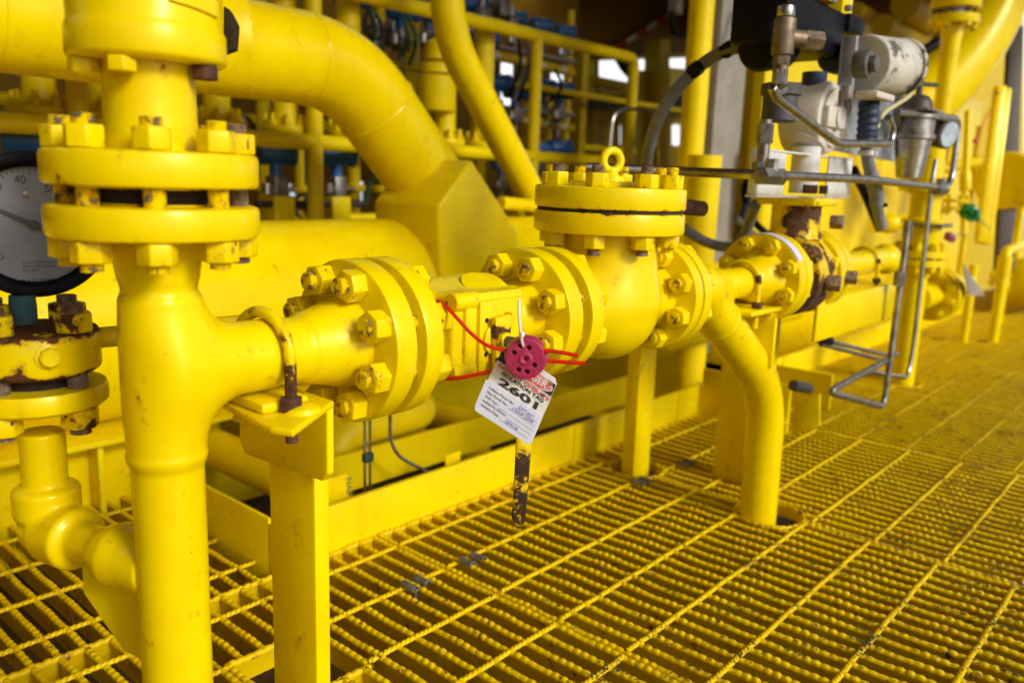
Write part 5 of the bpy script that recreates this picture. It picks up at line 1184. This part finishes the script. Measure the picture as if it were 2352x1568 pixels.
# big valve at the right edge
t = thing('flanged_valve', 'big yellow flanged valve body cut by the right edge', 'valve', dp(2330, 400, 5.2))
fc = dp(2308, 415, 5.2); m = MB(); m.lathe([(0, 0), (.17, 0), (.18, .01), (.18, .05), (0, .05)], fc, (0, 1, 0), 44); part('flange', m, Y, t)
m = MB(); m.lathe([(.10, .05), (.12, .1), (.18, .25), (.2, .5), (.15, .7)], fc, (0, 1, 0), 36); part('body', m, Y, t)
m = MB(); m.cyl(dp(2352, 650, 5.6), dp(2500, 640, 6.2), .17, 36); m.sphere(dp(2360, 650, 5.6), .17, 28); solo('low_vessel', m, Y, 'low rounded yellow vessel on the far grating at the right edge', 'vessel')
for (px, py, D, mt, r_, lab) in ((2229, 491, 4.3, GREEN, 24, 'green round plastic seal with trailing wires near the right edge'), (2030, 592, 3.6, GREEN, 14, 'small green seal right of the actuated valve'), (2182, 546, 4.2, plain('dark_red_plastic', (.25, .01, .04), .4), 14, 'small dark red seal on the far standpipe valve'), (2240, 325, 4.8, REDP, 7, 'tiny red seal on a red wire before the yellow wall')):
    t = thing('security_seal', lab, 'seal', dp(px, py, D)); p = dp(px, py, D); rr_ = r_*D/1899; m = MB(); m.cyl(p, p-Vector(fwd)*.02, rr_*.8, 9, b=.004); m.box(p-Vector(rgt)*rr_*.3+Vector(upv)*rr_*.25, (rr_*1.1, rr_*1.2, rr_*.9), Matrix.Rotation(.6, 3, 'X'), .004); m.box(p+Vector(rgt)*rr_*.35-Vector(upv)*rr_*.15, (rr_*.9, rr_*1.3, rr_*.8), Matrix.Rotation(-.4, 3, 'X'), .004); part('disc', m, mt, t)
    m = MB(); e = (px+45, py+35) if mt is GREEN else (px+35, py-75 if r_ < 10 else py-10)
    m.tube(catm([dp(px, py, D), dp((px+e[0])/2, (py+e[1])/2-3, D), dp(e[0], e[1], D)], 4), .0035, 6); part('wire', m, REDW if mt is REDP else (GREEN if mt is GREEN else GREYC), t)
# dark fill below the far beams
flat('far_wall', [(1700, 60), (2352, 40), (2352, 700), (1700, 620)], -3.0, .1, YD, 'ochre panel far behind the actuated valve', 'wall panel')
for k, (px, py) in enumerate(((2000, 40), (2060, 75), (2110, 30))):
    m = MB(); p = dp(px, py, 5.5); m.cyl(p-Vector((0, .3, 0)), p+Vector((0, .5, .0)), .05+.02*k, 16); solo('overhead_pipe', m, YD, ('left', 'middle, thicker', 'right, thickest')[k]+' dim yellow pipe overhead between actuator and large elbow', 'pipe')

# ---- more pipework receding at the right edge
extra = [((2140, 300), (2138, 470), .028, 4.4, 'upright yellow pipe just behind the small dark gauge'), ((2180, 330), (2176, 560), .022, 4.7, 'upright yellow pipe between the tube loop and the slim jointed pipe'),
 ((2250, 290), (2244, 640), .020, 5.6, 'thin yellow upright before the large yellow equipment wall'), ((2338, 560), (2330, 700), .035, 5.8, 'short stout yellow pipe at the right edge above the far grating'),
 ((2160, 705), (2352, 660), .03, 6.4, 'low yellow pipe running to the right edge above the far grating'), ((2110, 395), (2250, 372), .03, 4.9, 'level yellow pipe behind the steel tube loop'),
 ((2000, 520), (2120, 500), .035, 4.2, 'level yellow pipe behind the grey taped cable'), ((1760, 330), (1790, 520), .04, 3.6, 'curved looking yellow pipe behind the vent valve'), ((2318, 590), (2315, 780), .018, 5.2, 'slim yellow riser right of the taller standpipe')]
for a, b, r_, D, lab in extra:
    p, q = dp(*a, D), dp(*b, D)
    if abs(a[0]-b[0]) < 40: q = Vector((p.x, p.y, q.z))
    m = MB(); m.cyl(p, q, r_, 20); c = p.lerp(q, .35); d = (q-p).normalized(); m.cyl(c-d*.03, c+d*.03, r_*1.45, 20, b=.004); solo('pipe_run', m, Y, lab, 'pipe')
for px, py, D, lab in ((2150, 395, 4.5, 'small yellow bolted flange behind the tube loop corner'), (2192, 470, 4.6, 'small yellow bolted flange above the green seal'), (2300, 640, 5.6, 'small yellow bolted flange low at the right edge')):
    p = dp(px, py, D); t = thing('small_flange', lab, 'pipe flange', p)
    for dz in (-.03, .012):
        m = MB(); m.lathe([(0, 0), (.075, 0), (.078, .003), (.078, .018), (0, .02)], p+Vector((0, 0, dz)), (0, 0, 1), 30); part('flange', m, Y, t)
    bolting(t, p, (0, 0, 1), .06, 6, .3, -.03, .032, .026, .016, .008, nm=YR, sm=YR)
for px, py, X_, lab in ((1085, 8, -3.1, 'blue transmitter at the top edge right beside the sloping pipe'), (1140, 190, -3.0, 'blue transmitter half hidden behind the sloping pipe, middle height'), (1246, 200, -3.2, 'blue transmitter just behind the rail post, upper shelf'), (985, 28, -3.1, 'blue transmitter left beside the top of the sloping pipe')):
    transmitter(lab, at(px, py, 0, X_), 1, 1.1, 0)
for px, py, lab in ((1150, 18, 'silver manifold block above the top rail, first right of the sloping pipe'), (1172, 60, 'silver manifold block touching the top rail'), (905, 70, 'silver manifold block between the green cables'), (862, 95, 'silver manifold block beside the thin post top'), (1105, 40, 'silver manifold block close to the sloping pipe')):
    p = at(px, py, 0, -3.05); m = MB(); m.box(p, (.07, .07, .09), None, .008); m.cyl(p+Vector((0, 0, .04)), p+Vector((0, 0, .1)), .022, 12); m.cyl(p-Vector((0, .08, 0)), p+Vector((0, .08, 0)), .014, 10); solo('manifold_block', m, STEELD, lab, 'manifold')

# ---- dense pipework behind the rail frame
for i, (px, r_, X_, z0, z1_, lab) in enumerate([(604, .030, -3.3, -.2, 2.4, 'dim upright yellow pipe between the upright pipe and thin post'), (686, .022, -3.2, -.2, 1.0, 'slim dim yellow pipe just left of the thin post'), (812, .034, -3.5, -.2, 2.6, 'dim yellow upright between the thin post and the green cables'),
    (874, .026, -3.3, .9, 2.6, 'dim yellow upright above the large pipe near the green cables'), (945, .040, -3.6, .8, 2.6, 'dim yellow upright behind the cables left of the sloping pipe'), (1092, .030, -3.4, -.2, 1.5, 'dim yellow upright just behind the sloping pipe'),
    (1215, .022, -3.5, -.2, 1.7, 'dim yellow upright left of the rail post'), (1262, .020, -3.5, -.2, 1.4, 'dim yellow upright right of the rail post'), (1302, .024, -3.6, -.2, 1.9, 'dim yellow upright left of the rack upright')]):
    p = at(px, 250, 0, X_); m = MB(); m.cyl((p.x, p.y, z0), (p.x, p.y, z1_), r_, 18)
    for z in (1.22, .70): m.cyl((p.x, p.y, z), (p.x, p.y, z+.035), r_*1.8, 18, b=.004)
    solo('pipe_run', m, YF, lab, 'pipe')
for i, (z, X_, r_, lab) in enumerate(((1.28, -3.0, .018, 'level yellow pipe high behind the rail'), (.60, -2.9, .022, 'level yellow pipe low behind the header'), (1.02, -3.55, .026, 'level yellow pipe behind the instrument rack'))):
    m = MB(); m.cyl((X_, -1, z), (X_, 5.4, z), r_, 14); solo('pipe_run', m, YF, lab, 'pipe')
for px, py, lab in ((560, 300, 'dark hand wheel left of the low blue transmitter'), (905, 470, 'dark hand wheel by the saddle block'), (700, 478, 'dark hand wheel by the thin post'), (1128, 150, 'dark hand wheel behind the sloping pipe'), (858, 60, 'dark hand wheel near the green cables')):
    p = at(px, py, 0, -2.9); t = thing('hand_wheel', lab, 'hand wheel', p); m = MB(); m.torus(p, (1, .2, .2), .055, .008, 24, 8); part('rim', m, DKP, t); m = MB(); m.cyl(p-Vector((.06, 0, 0)), p+Vector((.02, 0, 0)), .012, 10); m.cyl(p-Vector((0, .05, 0)), p+Vector((0, .05, 0)), .005, 8); m.cyl(p-Vector((0, 0, .05)), p+Vector((0, 0, .05)), .005, 8); part('spindle', m, STEELD, t)
# ---- small fittings on the actuator
for (px, py, X_) in ((1780, 62, -.77), (1905, 70, -.77), (1942, 80, -.77), (1850, 66, -.77)):
    p = at(px, py, 0, X_); link('screw', nut_mesh(.016, .012, GALV), bpy.data.objects['switch_box'].parent, zto((0, 0, 1), (p.x, p.y, 1.205), .3))
for (px, py, lab) in ((1990, 352, 'pale cable tie round the grey taped cable, upper'), (2016, 470, 'dark cable tie round the grey taped cable, lower')):
    p = at(px, py, 0, -.72); m = MB(); m.cyl(p-Vector((0, 0, .006)), p+Vector((0, 0, .006)), .0195, 14, b=.002); m.box(p+Vector((.02, 0, 0)), (.008, .008, .01)); solo('cable_tie', m, NYLON if py < 400 else BLACK, lab, 'cable tie')
m = MB(); m.box(at(1945, 215, 0, -.735), (.02, .03, .035), None, .004); solo('terminal_box', m, GREYC, 'tiny grey terminal box on the stainless plate edge', 'box')
m = MB(); m.box(at(2078, 245, 0, -.73), (.05, .035, .05), None, .006); m.cyl(at(2060, 262, 0, -.73), at(2076, 330, 0, -.73), .010, 10); solo('solenoid', m, GREYC, 'small dark grey solenoid beside the dark blue boot', 'solenoid')
m = MB(); m.cyl(at(1905, 195, 0, -.80), at(1905, 215, 0, -.80), .014, 6); solo('mount_stud', m, GALV, 'short stud on top of the cream gear case', 'bolt')
